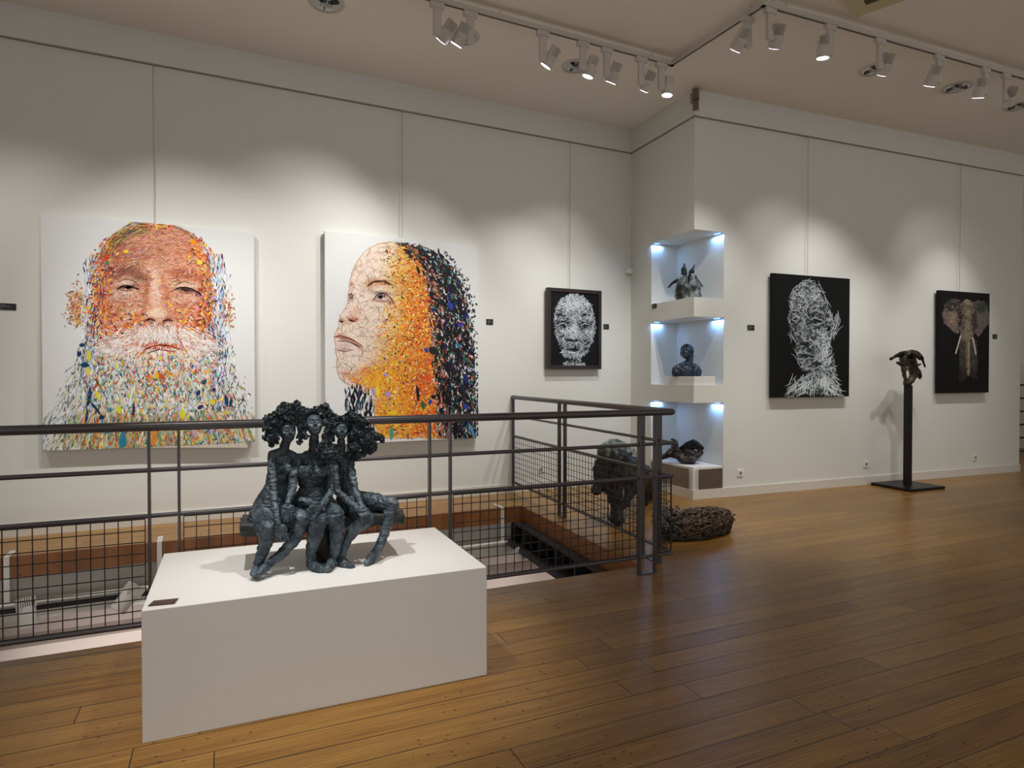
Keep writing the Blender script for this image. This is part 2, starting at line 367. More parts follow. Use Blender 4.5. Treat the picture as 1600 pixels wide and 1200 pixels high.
# ------------------------------------------------------------------ track lighting
TZ = 4.50; YT = 5.10
T0 = (-4.5, YT); T1 = (4.27, YT); T2 = (4.28, 3.95); T3 = (13.0, 3.95 + (3.71 - 3.95) * (13 - 4.28) / (7.83 - 4.28))
tr = thing('light_track', 'white ceiling track that runs along both walls and jogs at the corner', 'light track', (4.27, 4.5, CEIL))
for a, b_ in ((T0, T1), (T1, T2), (T2, T3)):
    a, b_ = Vector((*a, 0)), Vector((*b_, 0)); dd = b_ - a; F_ = frame_z(a, math.atan2(dd.y, dd.x))
    MB().box(-.022, dd.length + .022, -.022, .022, TZ, TZ + .04, F_).build('track', M_track, tr)
    MB().box(.03, dd.length - .03, -.006, .006, TZ - .002, TZ + .002, F_).build('slot', M_slot, tr)
    n = max(1, int(dd.length / 1.6))
    for k in range(n + 1):
        q = a + dd * ((k + .15) / (n + .3)); MB().tube((q.x, q.y, TZ + .04), (q.x, q.y, CEIL), .006, n=8).build('hanger', M_track, tr)
def look(d): return d.to_track_quat('Z', 'Y').to_matrix()
def spot(pos, target, label, on=True, power=60, size=60, blend=1.0, side=1, lum=(1, .975, .94), visible_lens=True):
    p = Vector(pos); tg = Vector(target)
    o = thing('track_spotlight', label, 'spotlight', (p.x, p.y, TZ), group='white track spotlights')
    th = math.atan2(tg.y - p.y, tg.x - p.x)
    F_ = frame_z((p.x, p.y, 0), 0)
    MB().box(-.062, .062, -.022, .022, TZ - .05, TZ - .0025, F_).build('adapter', M_lamp, o, bevel=.004)
    MB().box(-.034, .034, -.016, .016, TZ - .27, TZ - .05, F_).build('arm', M_lamp, o, bevel=.003)
    h = Vector((p.x + .085 * side, p.y, TZ - .22)); d = (tg - h).normalized(); R = look(-d)
    MB().tube((p.x, p.y, TZ - .235), (h.x, h.y, h.z), .016, n=12).build('joint', M_lamp, o)
    hd = MB()
    def cyl(m, z0, z1, r, r2=None): m.tube(h + R @ Vector((0, 0, z0)), h + R @ Vector((0, 0, z1)), r, r2, n=24)
    cyl(hd, -.085, .0, .055); cyl(hd, .0, .02, .055, .047)
    ho = hd.build('head', M_lamp, o)
    fm = MB(); cyl(fm, .02, .09, .030)
    for k in range(8):
        a = (k - 3.5) * .0118; w = math.sqrt(max(.0478 ** 2 - a * a, 1e-5))
        Mx = Matrix.Translation(h) @ R.to_4x4()
        fm.box(a - .0028, a + .0028, -w, w, .02, .095, Mx)
    fm.build('heat_sink', M_lamp, o)
    lm = MB(); cyl(lm, -.0875, -.085, .048); lm.build('lens', M_lens if on else M_lens_off, o)
    ld = bpy.data.lights.new('spot_beam', 'SPOT'); ld.energy = power * SPOT_W; ld.spot_size = math.radians(size); ld.spot_blend = blend; ld.color = lum; ld.shadow_soft_size = .022
    lo = bpy.data.objects.new('spot_beam', ld); C.objects.link(lo); lo.location = h + d * .1; lo.rotation_euler = (-d).to_track_quat('Z', 'Y').to_euler()
    lo.parent = o; lo.matrix_parent_inverse = parent_world(o).inverted()
    return o
def tx(px): r = ray(px, 60); return YT / r.y * r.x          # where a pixel column crosses the first run
def txb(px):
    q = at_line(px, 60, T2, T3); return q.x, q.y
YP = 6.8
spot((-2.2, YT, 0), (-1.0, YP, 1.4), 'white track spotlight near the left end of the track, aimed at the bearded portrait', power=46, size=70)
spot((-.75, YT, 0), (.1, YP, 1.6), 'white track spotlight straight before the left half of the bearded portrait', power=62, size=70)
spot((tx(683), YT, 0), (.9, YP, 2.5), 'first white spotlight from the left in view, turned towards the bearded portrait', power=40, side=1)
spot((tx(735), YT, 0), (.9, YP, 1.5), 'lit white spotlight second from the left in view, before the chrome downlight', power=50, side=-1, size=70)
spot((tx(848), YT, 0), (1.6, YP, 1.5), 'lit white spotlight left of the second round downlight', power=60, size=70)
spot((tx(911), YT, 0), (2.3, 6.4, .0), 'white spotlight overlapping the second round downlight in view', power=60)
spot((tx(948), YT, 0), (3.2, YP, 1.5), 'lit tilted white spotlight right of the second round downlight', power=56, size=66)
spot((tx(1002), YT, 0), (3.9, YP, 2.4), 'white spotlight left of the pair beside the track bend', power=25, size=55)
spot((tx(1027) + .05, YT, 0), (3.9, 5.3, .4), 'white spotlight right of the pair beside the track bend', power=70, size=45)
spot((4.28, 4.12, 0), (4.2, YP, 1.4), 'bright round-faced spotlight on the short cross run of the track', power=70, size=50, side=-1)
x, y = txb(1200); spot((x + .02, y, 0), (5.2, 5.9, 1.7), 'lit spotlight nearest the outer bend of the track', power=55, size=50)
x, y = txb(1297); spot((x, y, 0), (5.3, 4.5, .0), 'brightest lit spotlight between the outer bend and the first chrome downlight on the right', power=120, size=60, side=-1)
x, y = txb(1375); spot((x, y, 0), (6.3, 5.4, 2.3), 'white spotlight hanging directly over the chrome downlight, turned to the wall', power=22)
x, y = txb(1467); spot((x, y, 0), (6.9, 5.4, 1.7), 'lit spotlight left of the elongated chrome downlight on the right', power=58, size=62, side=-1)
x, y = txb(1540); spot((x, y, 0), (7.9, 5.0, 1.0), 'lit spotlight right of the elongated chrome downlight on the right', power=62, size=60, side=-1)
x, y = txb(1572); spot((x, y, 0), (9.2, 5.2, 2.3), 'last white spotlight on the right of the view', power=18)
x, y = txb(1690); spot((x, y, 0), (9.1, 5.2, 1.7), 'white track spotlight just past the right edge of the view, aimed at the elephant painting', power=50, size=55)
spot((-.25, YT, 0), (.0, 6.5, 0), 'added white track spotlight, unseen beyond the top edge, brightening the floor under the portraits', power=75, size=70)  # extra out-of-view lamp, added only to brighten the floor strip along the back wall
# the run over the pedestal, above the top of the frame
YQ = 2.4
o = thing('light_track', 'white ceiling track above the pedestal, higher than the top of the view', 'light track', (.5, YQ, CEIL))
MB().box(-3.5, 5.0, YQ - .022, YQ + .022, TZ, TZ + .04).build('track', M_track, o)
for x in (-3, -1, 1, 3, 4.8): MB().tube((x, YQ, TZ + .04), (x, YQ, CEIL), .006, n=8).build('hanger', M_track, o)
spot((-.35, YQ, 0), (.35, 3.1, .55), 'white spotlight above the left of the pedestal, aimed at the bronze group', power=125, size=38)
spot((1.35, YQ, 0), (.75, 3.1, .55), 'white spotlight above the right of the pedestal, aimed at the bronze group', power=105, size=38)
spot((-2.4, YQ, 0), (-.8, 2.2, 0), 'white spotlight above the floor left of the pedestal', power=45, size=60)

# recessed downlights
DLs = [(510, 4, 'at the upper left edge of the view'), (724, 57, 'behind the second spotlight from the left'), (900, 103, 'beside the overlapping spotlights of the left track'),
       (1366, 108, 'under the spotlights in the middle of the right run'), (1495, 136, 'second from the right edge of the view'), (1592, 165, 'cut by the right edge of the view')]
for px, py, w in DLs:
    p = at_z(px, py, CEIL)
    o = thing('recessed_downlight', 'round chrome recessed ceiling downlight %s' % w, 'downlight', (p.x, p.y, CEIL), group='round chrome downlights in the ceiling')
    m = MB(); n = 32; R_ = [(.155, 0), (.150, -.012), (.125, -.014), (.120, -.004)]
    vs = [(p.x + r * math.cos(2 * math.pi * i / n), p.y + r * math.sin(2 * math.pi * i / n), CEIL + z) for r, z in R_ for i in range(n)]
    m.add(vs, [(j * n + i, (j + 1) * n + i, (j + 1) * n + (i + 1) % n, j * n + (i + 1) % n) for j in range(3) for i in range(n)], True); m.build('trim_ring', M_lamp, o)
    m = MB(); R_ = [(.121, -.006), (.10, -.003), (.07, -.002), (.001, -.002)]
    vs = [(p.x + r * math.cos(2 * math.pi * i / n), p.y + r * math.sin(2 * math.pi * i / n), CEIL + z) for r, z in R_ for i in range(n)]
    m.add(vs, [(j * n + i, (j + 1) * n + i, (j + 1) * n + (i + 1) % n, j * n + (i + 1) % n) for j in range(3) for i in range(n)], True); m.build('reflector', M_chrome, o)
    m = MB(); m.tube((p.x - .05, p.y, CEIL - .022), (p.x + .05, p.y, CEIL - .022), .018, n=12); m.box(p.x - .004, p.x + .004, p.y - .11, p.y + .11, CEIL - .02, CEIL - .012); m.build('lamp', M_lens_off, o)
    m = MB()
    for k in range(3):
        a = k * 2.1; m.box(-.004, .004, .04, .11, CEIL - .018, CEIL - .006, frame_z((p.x, p.y, 0), a))
    m.build('baffle', M_slot, o)
# ceiling grille
o = thing('ceiling_grille', 'cream square ceiling grille with dark slots at the top edge of the view', 'ceiling grille', (5.24, 3.79, CEIL))
F_ = frame_z((5.24, 3.79, 0), math.atan2(-.34, -.94))
MB().box(0, .75, 0, .75, CEIL - .02, CEIL, F_).build('plate', M_cream, o, bevel=.004)
m = MB()
for a, b_, c_, e_ in ((.16, .24, .12, .3), (.28, .36, .12, .3), (.12, .36, .38, .40), (.12, .14, .38, .62), (.44, .62, .14, .16), (.60, .62, .14, .5), (.45, .47, .3, .6)): m.box(a, b_, c_, e_, CEIL - .023, CEIL - .019, F_)
m.build('slots', mat('olive_slot', (70, 62, 30), .6), o)

# sensors
p = Vector((OUT[0] - .035, OUT[1] - .03, 4.40))
o = thing('motion_sensor', 'two-part beige motion sensor at the ceiling end of the wall corner', 'sensor', p)
F_ = frame_z((p.x, p.y, 0), math.radians(45))
M_sens = mat('sensor_plastic', (170, 160, 148), .4); M_sens2 = mat('sensor_dark', (110, 98, 88), .4)
MB().box(-.05, .05, -.05, .02, 4.44, 4.56, F_).build('housing', M_sens2, o, bevel=.01)
MB().box(-.03, .01, -.056, -.048, 4.455, 4.54, F_).build('window', M_sens, o)
MB().box(-.045, .02, -.05, .015, 4.335, 4.432, F_).build('lower_housing', M_sens2, o, bevel=.008)
MB().tube((p.x, p.y, 4.425), (p.x, p.y, 4.445), .012, n=10).build('stem', M_sens, o)
MB().box(-.02, .02, .015, .045, 4.42, 4.52, F_).build('bracket', M_sens, o)
p = at_y(981, 424, YA)
o = thing('wall_sensor', 'small white sensor box on the back wall near the inner corner', 'sensor', p)
MB().box(p.x - .05, p.x + .05, YA - .05, YA, p.z - .03, p.z + .04).build('housing', M_socket, o, bevel=.006)
MB().ball((p.x, YA - .05, p.z - .02), (.03, .02, .02)).build('lens', M_socket, o)

# small black labels and sockets; wall-mounted, given as position + facing frame
def label(P, ang, w, h, text):
    F_ = frame_z((P.x, P.y, 0), ang)
    o = thing('wall_label', text, 'wall label', P, group='small black wall labels')
    MB().box(-w / 2, w / 2, -.006, 0, P.z - h / 2, P.z + h / 2, F_).build('plate', M_black, o)
    m = MB()
    for k, (a, b_) in enumerate(((-.35, .1), (-.35, .3), (-.35, -.05))):
        z = P.z + h * (.22 - .22 * k); m.box(w * a, w * b_, -.0066, -.006, z - h * .025, z + h * .025, F_)
    m.build('lettering', M_text, o)
A_OUT = 0.0
def lab_a(px, py, w, h, t): label(at_y(px, py, YA - .001), 0, w, h, t)
def lab_b(px, py, w, h, t): p = at_line(px, py, OUT, END); label(p, ANG_B, w, h, t)
lab_a(6, 479, .17, .055, 'small black wall label at the left edge of the view, left of the bearded portrait')
lab_a(765, 503, .085, .065, 'small black wall label right of the orange woman portrait')
lab_a(947, 510.5, .08, .065, 'small black wall label right of the framed black face painting')
lab_b(1173, 512, .10, .06, 'small black wall label left of the black portrait with the long neck')
lab_b(1554, 526, .09, .065, 'small black wall label right of the elephant painting')
p = at_line(1023, 478, OUT, INN); label(p + Vector((-.002, 0, 0)), -math.pi / 2, .085, .055, 'small black wall label under the left edge of the upper niche')
def socket(P, ang, text):
    F_ = frame_z((P.x, P.y, 0), ang); o = thing('wall_socket', text, 'wall socket', P, group='white wall sockets')
    MB().box(-.042, .042, -.012, 0, P.z - .042, P.z + .042, F_).build('frame', M_socket, o, bevel=.004)
    m = MB(); Q = F_ @ Vector((0, -.012, P.z)); Q2 = F_ @ Vector((0, -.0145, P.z)); m.tube(Q, Q2, .021, n=20); m.build('outlet', mat('socket_recess', (150, 146, 138), .5), o)
    m = MB()
    for s_ in (-.009, .009): m.tube(F_ @ Vector((s_, -.0142, P.z)), F_ @ Vector((s_, -.0155, P.z)), .003, n=8)
    m.build('pin_hole', M_slot, o)
socket(at_y(845, 733, YA), 0, 'white wall socket on the back wall behind the side mesh of the railing')
socket(at_line(1156, 739, OUT, END), ANG_B, 'white wall socket right of the corner cabinet')
socket(at_line(1352.5, 725, OUT, END), ANG_B, 'white wall socket left of the sculpture stand')
socket(at_line(1523, 714.5, OUT, END), ANG_B, 'white wall socket under the elephant painting')

# lower level fittings seen through the opening
M_pipe = mat('white_pipe', (215, 212, 206), .4)
o = thing('lower_light_track', 'white tube and black bar running below the far edge of the floor opening', 'light track', (0, 6.0, -.5))
MB().path([(-5, 6.07, -.36), (2.9, 6.07, -.36)], .016, n=10).build('tube', M_pipe, o)
MB().box(-5, 2.2, 6.06, 6.09, -.425, -.395).build('bar', M_slot, o)
for px, py, w in ((10, 866, 'at the left edge of the view'), (249, 848, 'left of the white pedestal'), (785, 792, 'near the right corner of the opening')):
    a = at_z(px, py, 0); X = at_y(px, py, 6.10).x
    o = thing('hanging_strap', 'white metal strap over the far opening edge, %s' % w, 'strap', (X, 6.1, 0), group='white straps over the edge of the opening')
    MB().box(X - .018, X + .018, 6.10, 6.30, .0005, .004).build('floor_tab', M_pipe, o)
    MB().box(X - .018, X + .018, 6.095, 6.104, -.36, .004).build('drop', M_pipe, o)
    m = MB()
    for k in range(3): m.tube((X, 6.15 + k * .05, .004), (X, 6.15 + k * .05, .0055), .005, n=8)
    m.build('screw', M_slot, o)
def lower_spot(px, py, Y, tilt, text, k_=1.0):
    p = at_y(px, py, Y); o = thing('lower_spotlight', text, 'spotlight', p, group='white spotlights on the lower level')
    d = Vector((math.sin(tilt), -.35, -math.cos(tilt))).normalized(); R = look(-d)
    m = MB(); m.tube(p - d * .06 * k_, p + d * .09 * k_, .06 * k_, n=24); m.build('head', M_lamp, o)
    m = MB()
    for k in range(8):
        a = (k - 3.5) * .014 * k_; m.box(a - .0035 * k_, a + .0035 * k_, -.055 * k_, .055 * k_, .05 * k_, .13 * k_, Matrix.Translation(p) @ R.to_4x4())
    m.build('heat_sink', M_lamp, o)
    ld = bpy.data.lights.new('lower_beam', 'SPOT'); ld.energy = 13; ld.spot_size = math.radians(140); ld.spot_blend = 1; ld.color = (1, .93, .9); ld.shadow_soft_size = .05
    lo = bpy.data.objects.new('lower_beam', ld); C.objects.link(lo); dn = Vector((.25, .45, -1)).normalized(); lo.location = p + Vector((0, .0, -.12)); lo.rotation_euler = (-dn).to_track_quat('Z', 'Y').to_euler(); lo.parent = o; lo.matrix_parent_inverse = parent_world(o).inverted()
    MB().box(p.x - .02, p.x + .02, p.y - .01, p.y + .02, p.z - .02, -.36).build('arm', M_lamp, o)
lower_spot(42, 962, 5.86, .15, 'ribbed white spotlight seen through the railing mesh at the far left, on the lower level')
lower_spot(196, 938, 5.86, -.7, 'rounded white spotlight on the lower level, left of the pedestal')
lower_spot(812, 868, 5.75, .5, 'white spotlight on the lower level seen through mesh right of the pedestal', .6)

# far right: doorway end with dark railing before a pale wall
t = MB(); t.box(11.3, 14, 6.9, 7.0, 0, 1.5); struct('wall_beyond', t, mat('pale_pink_wall', (225, 200, 205), .7))
o = thing('far_railing', 'dark horizontal-bar railing just visible at the right edge beyond the wall', 'railing', (11.6, 5.6, 0))
for k in range(6): MB().tube((11.0, 5.32, .25 + k * .2), (14.0, 5.32, .25 + k * .2), .014, n=8).build('bar', M_mesh, o)
for x in (11.05, 12.5, 13.9): MB().box(x - .02, x + .02, 5.33, 5.35, 0, 1.3).build('post', M_mesh, o)
# ------------------------------------------------------------------ paintings
def M_paint(name, rough=.42):
    m = bpy.data.materials.new(name); m.use_nodes = True; nt = m.node_tree; b = nt.nodes['Principled BSDF']
    a = nt.nodes.new('ShaderNodeVertexColor'); a.layer_name = 'Col'; nt.links.new(a.outputs['Color'], b.inputs['Base Color'])
    b.inputs['Roughness'].default_value = rough; b.inputs['Specular IOR Level'].default_value = .3
    return m
PAINT = M_paint('oil_paint')
class Canvas:
    """a wall plane through P, Q (2-d), the face standing `off` proud of it"""
    def __init__(s, P, Q, off):
        P, Q = np.array(P, float), np.array(Q, float); s.u = (Q - P) / np.linalg.norm(Q - P); s.n = np.array([s.u[1], -s.u[0]])
        s.P = P + s.n * off; s.off = off
    def pix(s, p):                      # picture coordinates -> (along, z) on the face
        p = np.atleast_2d(np.asarray(p, float)); x = (p[:, 0] - 800) / FPX; z = -(p[:, 1] - 600) / FPX
        cp, sp_ = math.cos(PITCH), math.sin(PITCH); f = cp + z * sp_; w = z * cp - sp_; sy, cy = math.sin(YAW), math.cos(YAW)
        rx, ry = sy * f + cy * x, cy * f - sy * x
        t = (s.n @ s.P) / (s.n[0] * rx + s.n[1] * ry)
        return np.stack([(rx * t - s.P[0]) * s.u[0] + (ry * t - s.P[1]) * s.u[1], CAM_H + w * t], 1)
    def world(s, a, z, out=0.0):
        a = np.asarray(a); z = np.asarray(z); out = np.broadcast_to(out, a.shape)
        return np.stack([s.P[0] + s.u[0] * a + s.n[0] * out, s.P[1] + s.u[1] * a + s.n[1] * out, z], -1)
    def body(s, a0, a1, z0, z1, th, name, mt, parent, bevel=.002, out=0.0):
        m = MB(); vs = []
        for d in (out - th, out):
            for z in (z0, z1):
                for a in (a0, a1): vs.append(tuple(s.world(np.array(a), np.array(z), d)))
        m.add(vs, [(0, 2, 3, 1), (4, 5, 7, 6), (0, 1, 5, 4), (2, 6, 7, 3), (0, 4, 6, 2), (1, 3, 7, 5)])
        return m.build(name, mt, parent, bevel=bevel)
def mesh_np(name, V, F, col, mt, parent):
    me = bpy.data.meshes.new(name); k = F.shape[1]
    me.vertices.add(len(V)); me.vertices.foreach_set('co', V.astype(np.float32).ravel())
    me.loops.add(F.size); me.loops.foreach_set('vertex_index', F.astype(np.int32).ravel())
    me.polygons.add(len(F)); me.polygons.foreach_set('loop_start', np.arange(0, F.size, k, dtype=np.int32))
    me.update(calc_edges=True)
    at = me.color_attributes.new('Col', 'FLOAT_COLOR', 'POINT')
    at.data.foreach_set('color', np.concatenate([col, np.ones((len(col), 1))], 1).astype(np.float32).ravel())
    me.materials.append(mt); o = bpy.data.objects.new(name, me); C.objects.link(o)
    o.parent = parent; o.matrix_parent_inverse = parent_world(parent).inverted(); return o
def blob(p, b):
    cx, cy, rx, ry = b[:4]; an = math.radians(b[4]) if len(b) > 4 else 0
    dx, dy = p[:, 0] - cx, p[:, 1] - cy; c, s_ = math.cos(an), math.sin(an)
    u, v = (dx * c + dy * s_) / rx, (-dx * s_ + dy * c) / ry
    return np.exp(-(u * u + v * v) ** 1.3)
def paint_over(p, base, layers):
    c = np.tile(np.asarray(base, float), (len(p), 1))
    for b, rgb, a in layers:
        w = (blob(p, b) * a)[:, None]; c = c * (1 - w) + np.asarray(rgb, float) * w
    return c
def inpoly(p, poly):
    x, y = p[:, 0], p[:, 1]; r = np.zeros(len(p), bool); n = len(poly)
    for i in range(n):
        x1, y1 = poly[i]; x2, y2 = poly[(i + 1) % n]
        if y1 == y2: continue
        c = ((y1 > y) != (y2 > y)) & (x < (x2 - x1) * (y - y1) / (y2 - y1) + x1); r ^= c
    return r
class Strokes:
    def __init__(s): s.P = []; s.A = []; s.L = []; s.W = []; s.K = []; s.C = []
    def add(s, p, ang, ln, wd, curve, col):
        n = len(p); s.P.append(p)
        for lst, v in ((s.A, ang), (s.L, ln), (s.W, wd), (s.K, curve)): lst.append(np.broadcast_to(v, n).astype(float))
        s.C.append(np.asarray(col, float) if np.ndim(col) == 2 else np.tile(np.asarray(col, float), (n, 1)))
    def mesh(s, cv, lim, name, parent, taper=True, seg=4, z0=.0012, dz=.0028, base=None):
        P = np.concatenate(s.P); A = np.concatenate(s.A); L = np.concatenate(s.L); W = np.concatenate(s.W); K = np.concatenate(s.K); Cc = np.concatenate(s.C)
        n = len(P); ts = np.linspace(-.5, .5, seg)
        prof = np.sqrt(np.clip(1 - (2 * ts) ** 2, .06, 1)) if taper else np.ones(seg)
        pts = np.zeros((n, seg, 2, 2)); cur = np.zeros((n, 2))
        for j, t in enumerate(ts):
            a = A + K * t; off = np.stack([np.cos(A + K * t * .5) * L * t, np.sin(A + K * t * .5) * L * t], 1)
            c = P + off; nn = np.stack([-np.sin(a), np.cos(a)], 1) * (W * .5 * prof[j])[:, None]
            pts[:, j, 0] = c + nn; pts[:, j, 1] = c - nn
        q = cv.pix(pts.reshape(-1, 2))
        a0, a1, zl, zh = lim; q[:, 0] = np.clip(q[:, 0], a0, a1); q[:, 1] = np.clip(q[:, 1], zl, zh)
        out = np.repeat(z0 + dz * np.arange(n) / n, seg * 2)
        V = cv.world(q[:, 0], q[:, 1], out)
        base_i = np.arange(n)[:, None] * seg * 2; F = []
        for j in range(seg - 1):
            F.append(np.concatenate([base_i + 2 * j, base_i + 2 * j + 1, base_i + 2 * j + 3, base_i + 2 * j + 2], 1))
        F = np.concatenate(F, 0); col = lin(np.clip(np.repeat(Cc, seg * 2, 0), 0, 255))
        return mesh_np(name, V, F, col, PAINT, parent)
def undercoat(cv, box, step, fn, name, parent, out=.0008):
    x0, y0, x1, y1 = box; nx, ny = int((x1 - x0) / step), int((y1 - y0) / step)
    gx, gy = np.meshgrid(np.linspace(x0, x1, nx), np.linspace(y0, y1, ny)); p = np.stack([gx.ravel(), gy.ravel()], 1)
    col, keep = fn(p); q = cv.pix(p); V = cv.world(q[:, 0], q[:, 1], out)
    i = (np.arange(ny - 1)[:, None] * nx + np.arange(nx - 1)[None]).ravel()
    F = np.stack([i, i + nx, i + nx + 1, i + 1], 1); F = F[keep[i] & keep[i + 1] & keep[i + nx] & keep[i + nx + 1]]
    return mesh_np(name, V, F, lin(np.clip(col, 0, 255)), PAINT, parent)
def hang_cable(px, cv, ztop, label_):
    q = cv.pix([[px, 400]])[0]; Pw = cv.world(np.array(q[0]), np.array(2.0), -.03)
    o = thing('hanging_cable', label_, 'cable', (Pw[0], Pw[1], CORN), group='thin steel picture cables')
    dx = .006
    MB().tube((Pw[0], Pw[1], ztop - .02), (Pw[0], Pw[1], CORN - .01), .0026, n=6).build('wire', M_cable, o)
    MB().box(Pw[0] - .008, Pw[0] + .008, Pw[1] - .004, Pw[1] + .012, CORN - .03, CORN - .008).build('hook', M_cable, o)

rng = np.random.default_rng(7)
def vary(c, s1=14, s2=10):
    return c + rng.normal(0, s1, (len(c), 1)) + rng.normal(0, s2, c.shape)
def pick(pal, n, w=None):
    pal = np.asarray(pal, float); w = None if w is None else np.asarray(w, float) / sum(w); return pal[rng.choice(len(pal), n, p=w)]
M_canvas = mat('white_canvas', (226, 227, 227), .7, spec=.2)
M_canvas_b = mat('black_canvas', (14, 16, 18), .6, spec=.2)
WA = ((-6, YA), (6, YA))

# ---- 1: the bearded old man
cv = Canvas(*WA, .075)
lim = (*cv.pix([[65, 500], [397.5, 500]])[:, 0], cv.pix([[68, 705]])[0, 1], cv.pix([[66, 333.5]])[0, 1])
o = thing('painting', 'large white canvas portrait of a bearded old man in orange and blue strokes', 'painting', tuple(cv.world(np.array(sum(lim[:2]) / 2), np.array(lim[2]))))
cv.body(*lim, .05, 'canvas', M_canvas, o)
FACE = [(149, 415), (159, 388), (176, 366), (200, 353), (235, 348), (272, 351), (298, 364), (316, 386), (328, 418), (333, 450), (333, 490), (322, 520), (300, 545), (255, 552), (200, 548), (165, 525), (148, 490), (143, 445)]
L1 = [((185, 400, 45, 45), (176, 112, 92), .7), ((290, 395, 40, 40), (226, 150, 110), .7), ((240, 372, 60, 18), (222, 160, 132), .6), ((238, 420, 60, 14), (232, 184, 150), .7),
      ((243, 385, 75, 5, -8), (190, 120, 95), .4), ((240, 400, 75, 4, -6), (180, 110, 85), .35),
      ((180, 425, 36, 9, -12), (112, 62, 48), .8), ((218, 432, 18, 8, 25), (100, 56, 44), .7), ((296, 430, 36, 8, 10), (176, 92, 62), .75),
      ((160, 455, 16, 34), (190, 108, 76), .7), ((322, 460, 14, 36), (214, 118, 84), .7),
      ((197, 442, 22, 6), (226, 205, 186), .85), ((290, 446, 24, 6), (228, 200, 178), .85),
      ((196, 449, 15, 3.0, -4), (70, 36, 34), .95), ((291, 453, 16, 3.0, 8), (76, 38, 36), .95), ((203, 449, 4, 2.6), (45, 28, 30), .9), ((290, 454, 4, 2.8), (45, 28, 30), .9), ((213, 446, 6, 2, 20), (120, 60, 50), .7),
      ((190, 461, 24, 10), (222, 196, 176), .85), ((292, 465, 24, 8), (226, 184, 160), .7), ((192, 474, 26, 3, 8), (196, 120, 95), .5), ((293, 476, 26, 3, -6), (210, 110, 92), .5),
      ((243, 455, 9, 36), (244, 208, 186), .9), ((226, 462, 6, 28, 8), (186, 104, 84), .6), ((260, 464, 6, 28, -8), (196, 112, 92), .55), ((245, 490, 15, 9), (250, 224, 200), .9),
      ((236, 500, 7, 4), (132, 54, 44), .9), ((262, 500, 7, 4), (140, 60, 50), .85), ((247, 507, 14, 4), (206, 128, 104), .6),
      ((200, 492, 22, 10, -20), (228, 196, 176), .7), ((205, 510, 26, 6, -52), (218, 86, 28), .8), ((290, 515, 24, 6, 58), (214, 84, 34), .75), ((312, 495, 20, 18), (230, 140, 84), .6), ((168, 500, 16, 22), (222, 124, 60), .6)]
def fn1(p):
    c = paint_over(p, (222, 158, 124), L1)
    w = (blob(p, (255, 548, 72, 30))[:, None]); c = c * (1 - w) + np.array([238, 226, 218]) * w
    return c, inpoly(p, FACE)
undercoat(cv, (140, 345, 336, 556), 1.6, fn1, 'underpainting', o)
BEARD = [(150, 500), (165, 530), (200, 552), (255, 556), (300, 549), (325, 520), (334, 500), (350, 590), (372, 650), (390, 702), (90, 702), (112, 650), (136, 580)]
undercoat(cv, (88, 500, 392, 702), 2.4, lambda p: (np.array([226., 220, 212]) * (1 - .10 * np.clip((p[:, 1] - 600) / 100, 0, 1))[:, None] * np.array([1, .985, .94]) + rng.normal(0, 9, (len(p), 3)), inpoly(p, BEARD)), 'underpainting', o, out=.0007)
S1 = Strokes()
# ears
for cx, cy, rx, ry in ((120, 480, 13, 30), (349, 487, 13, 28)):
    n = 420; p = np.stack([rng.normal(cx, rx * .55, n), rng.normal(cy, ry * .5, n)], 1)
    S1.add(p, rng.uniform(0, 6.3, n), rng.uniform(3, 8, n), rng.uniform(.8, 2, n), rng.uniform(-2, 2, n), vary(pick([(214, 120, 60), (226, 160, 80), (180, 90, 60), (220, 200, 110), (240, 200, 190), (120, 90, 70)], n)))
# pale drifts of the beard, and the shoulders
n = 5200; y = 505 + 200 * rng.uniform(0, 1, n) ** .9; half = 85 + (y - 505) * .30
x = 240 + rng.normal(0, 1, n) * half * .52; edge = np.abs(x - 240) / half; x = np.where(edge > 1.25, 240 + (x - 240) / edge, x)
p = np.stack([x, y], 1)
pal = [(240, 240, 238), (226, 226, 222), (200, 222, 232), (176, 204, 214), (150, 190, 196), (222, 206, 160), (236, 206, 190), (210, 190, 150), (190, 210, 170), (216, 150, 110)]
ang = math.pi / 2 - (x - 240) / half * .42 + rng.normal(0, .28, n)
S1.add(p, ang, rng.uniform(6, 20, n), rng.uniform(1.0, 3.2, n), rng.normal(0, .6, n), vary(pick(pal, n, [5, 5, 4, 3, 2, 3, 3, 2, 2, 1]), 8, 6))
# lower strip turns green, ochre and rust
n = 1500; y = rng.uniform(650, 706, n); x = rng.normal(240, 75, n); p = np.stack([x, y], 1)
S1.add(p, math.pi / 2 - (x - 240) / 140 * .3 + rng.normal(0, .12, n), rng.uniform(8, 24, n), rng.uniform(1.2, 3.4, n), 0, vary(pick([(206, 176, 120), (190, 190, 120), (150, 180, 140), (206, 120, 60), (226, 220, 190), (176, 140, 90), (110, 150, 150)], n)))
# hair at both sides of the face, blue-white
for sx, dx in ((150, -1), (337, 1)):
    n = 900; y = rng.uniform(400, 640, n); x = sx + dx * (y - 400) * .035 + rng.normal(0, 7, n)
    S1.add(np.stack([x, y], 1), math.pi / 2 + rng.normal(0, .25, n), rng.uniform(5, 14, n), rng.uniform(.8, 2.4, n), rng.normal(0, .6, n), vary(pick([(236, 240, 244), (190, 212, 228), (140, 170, 200), (80, 90, 110), (40, 44, 80), (200, 150, 180), (214, 130, 90)], n, [5, 4, 3, 1.4, 1, 1, 1])))
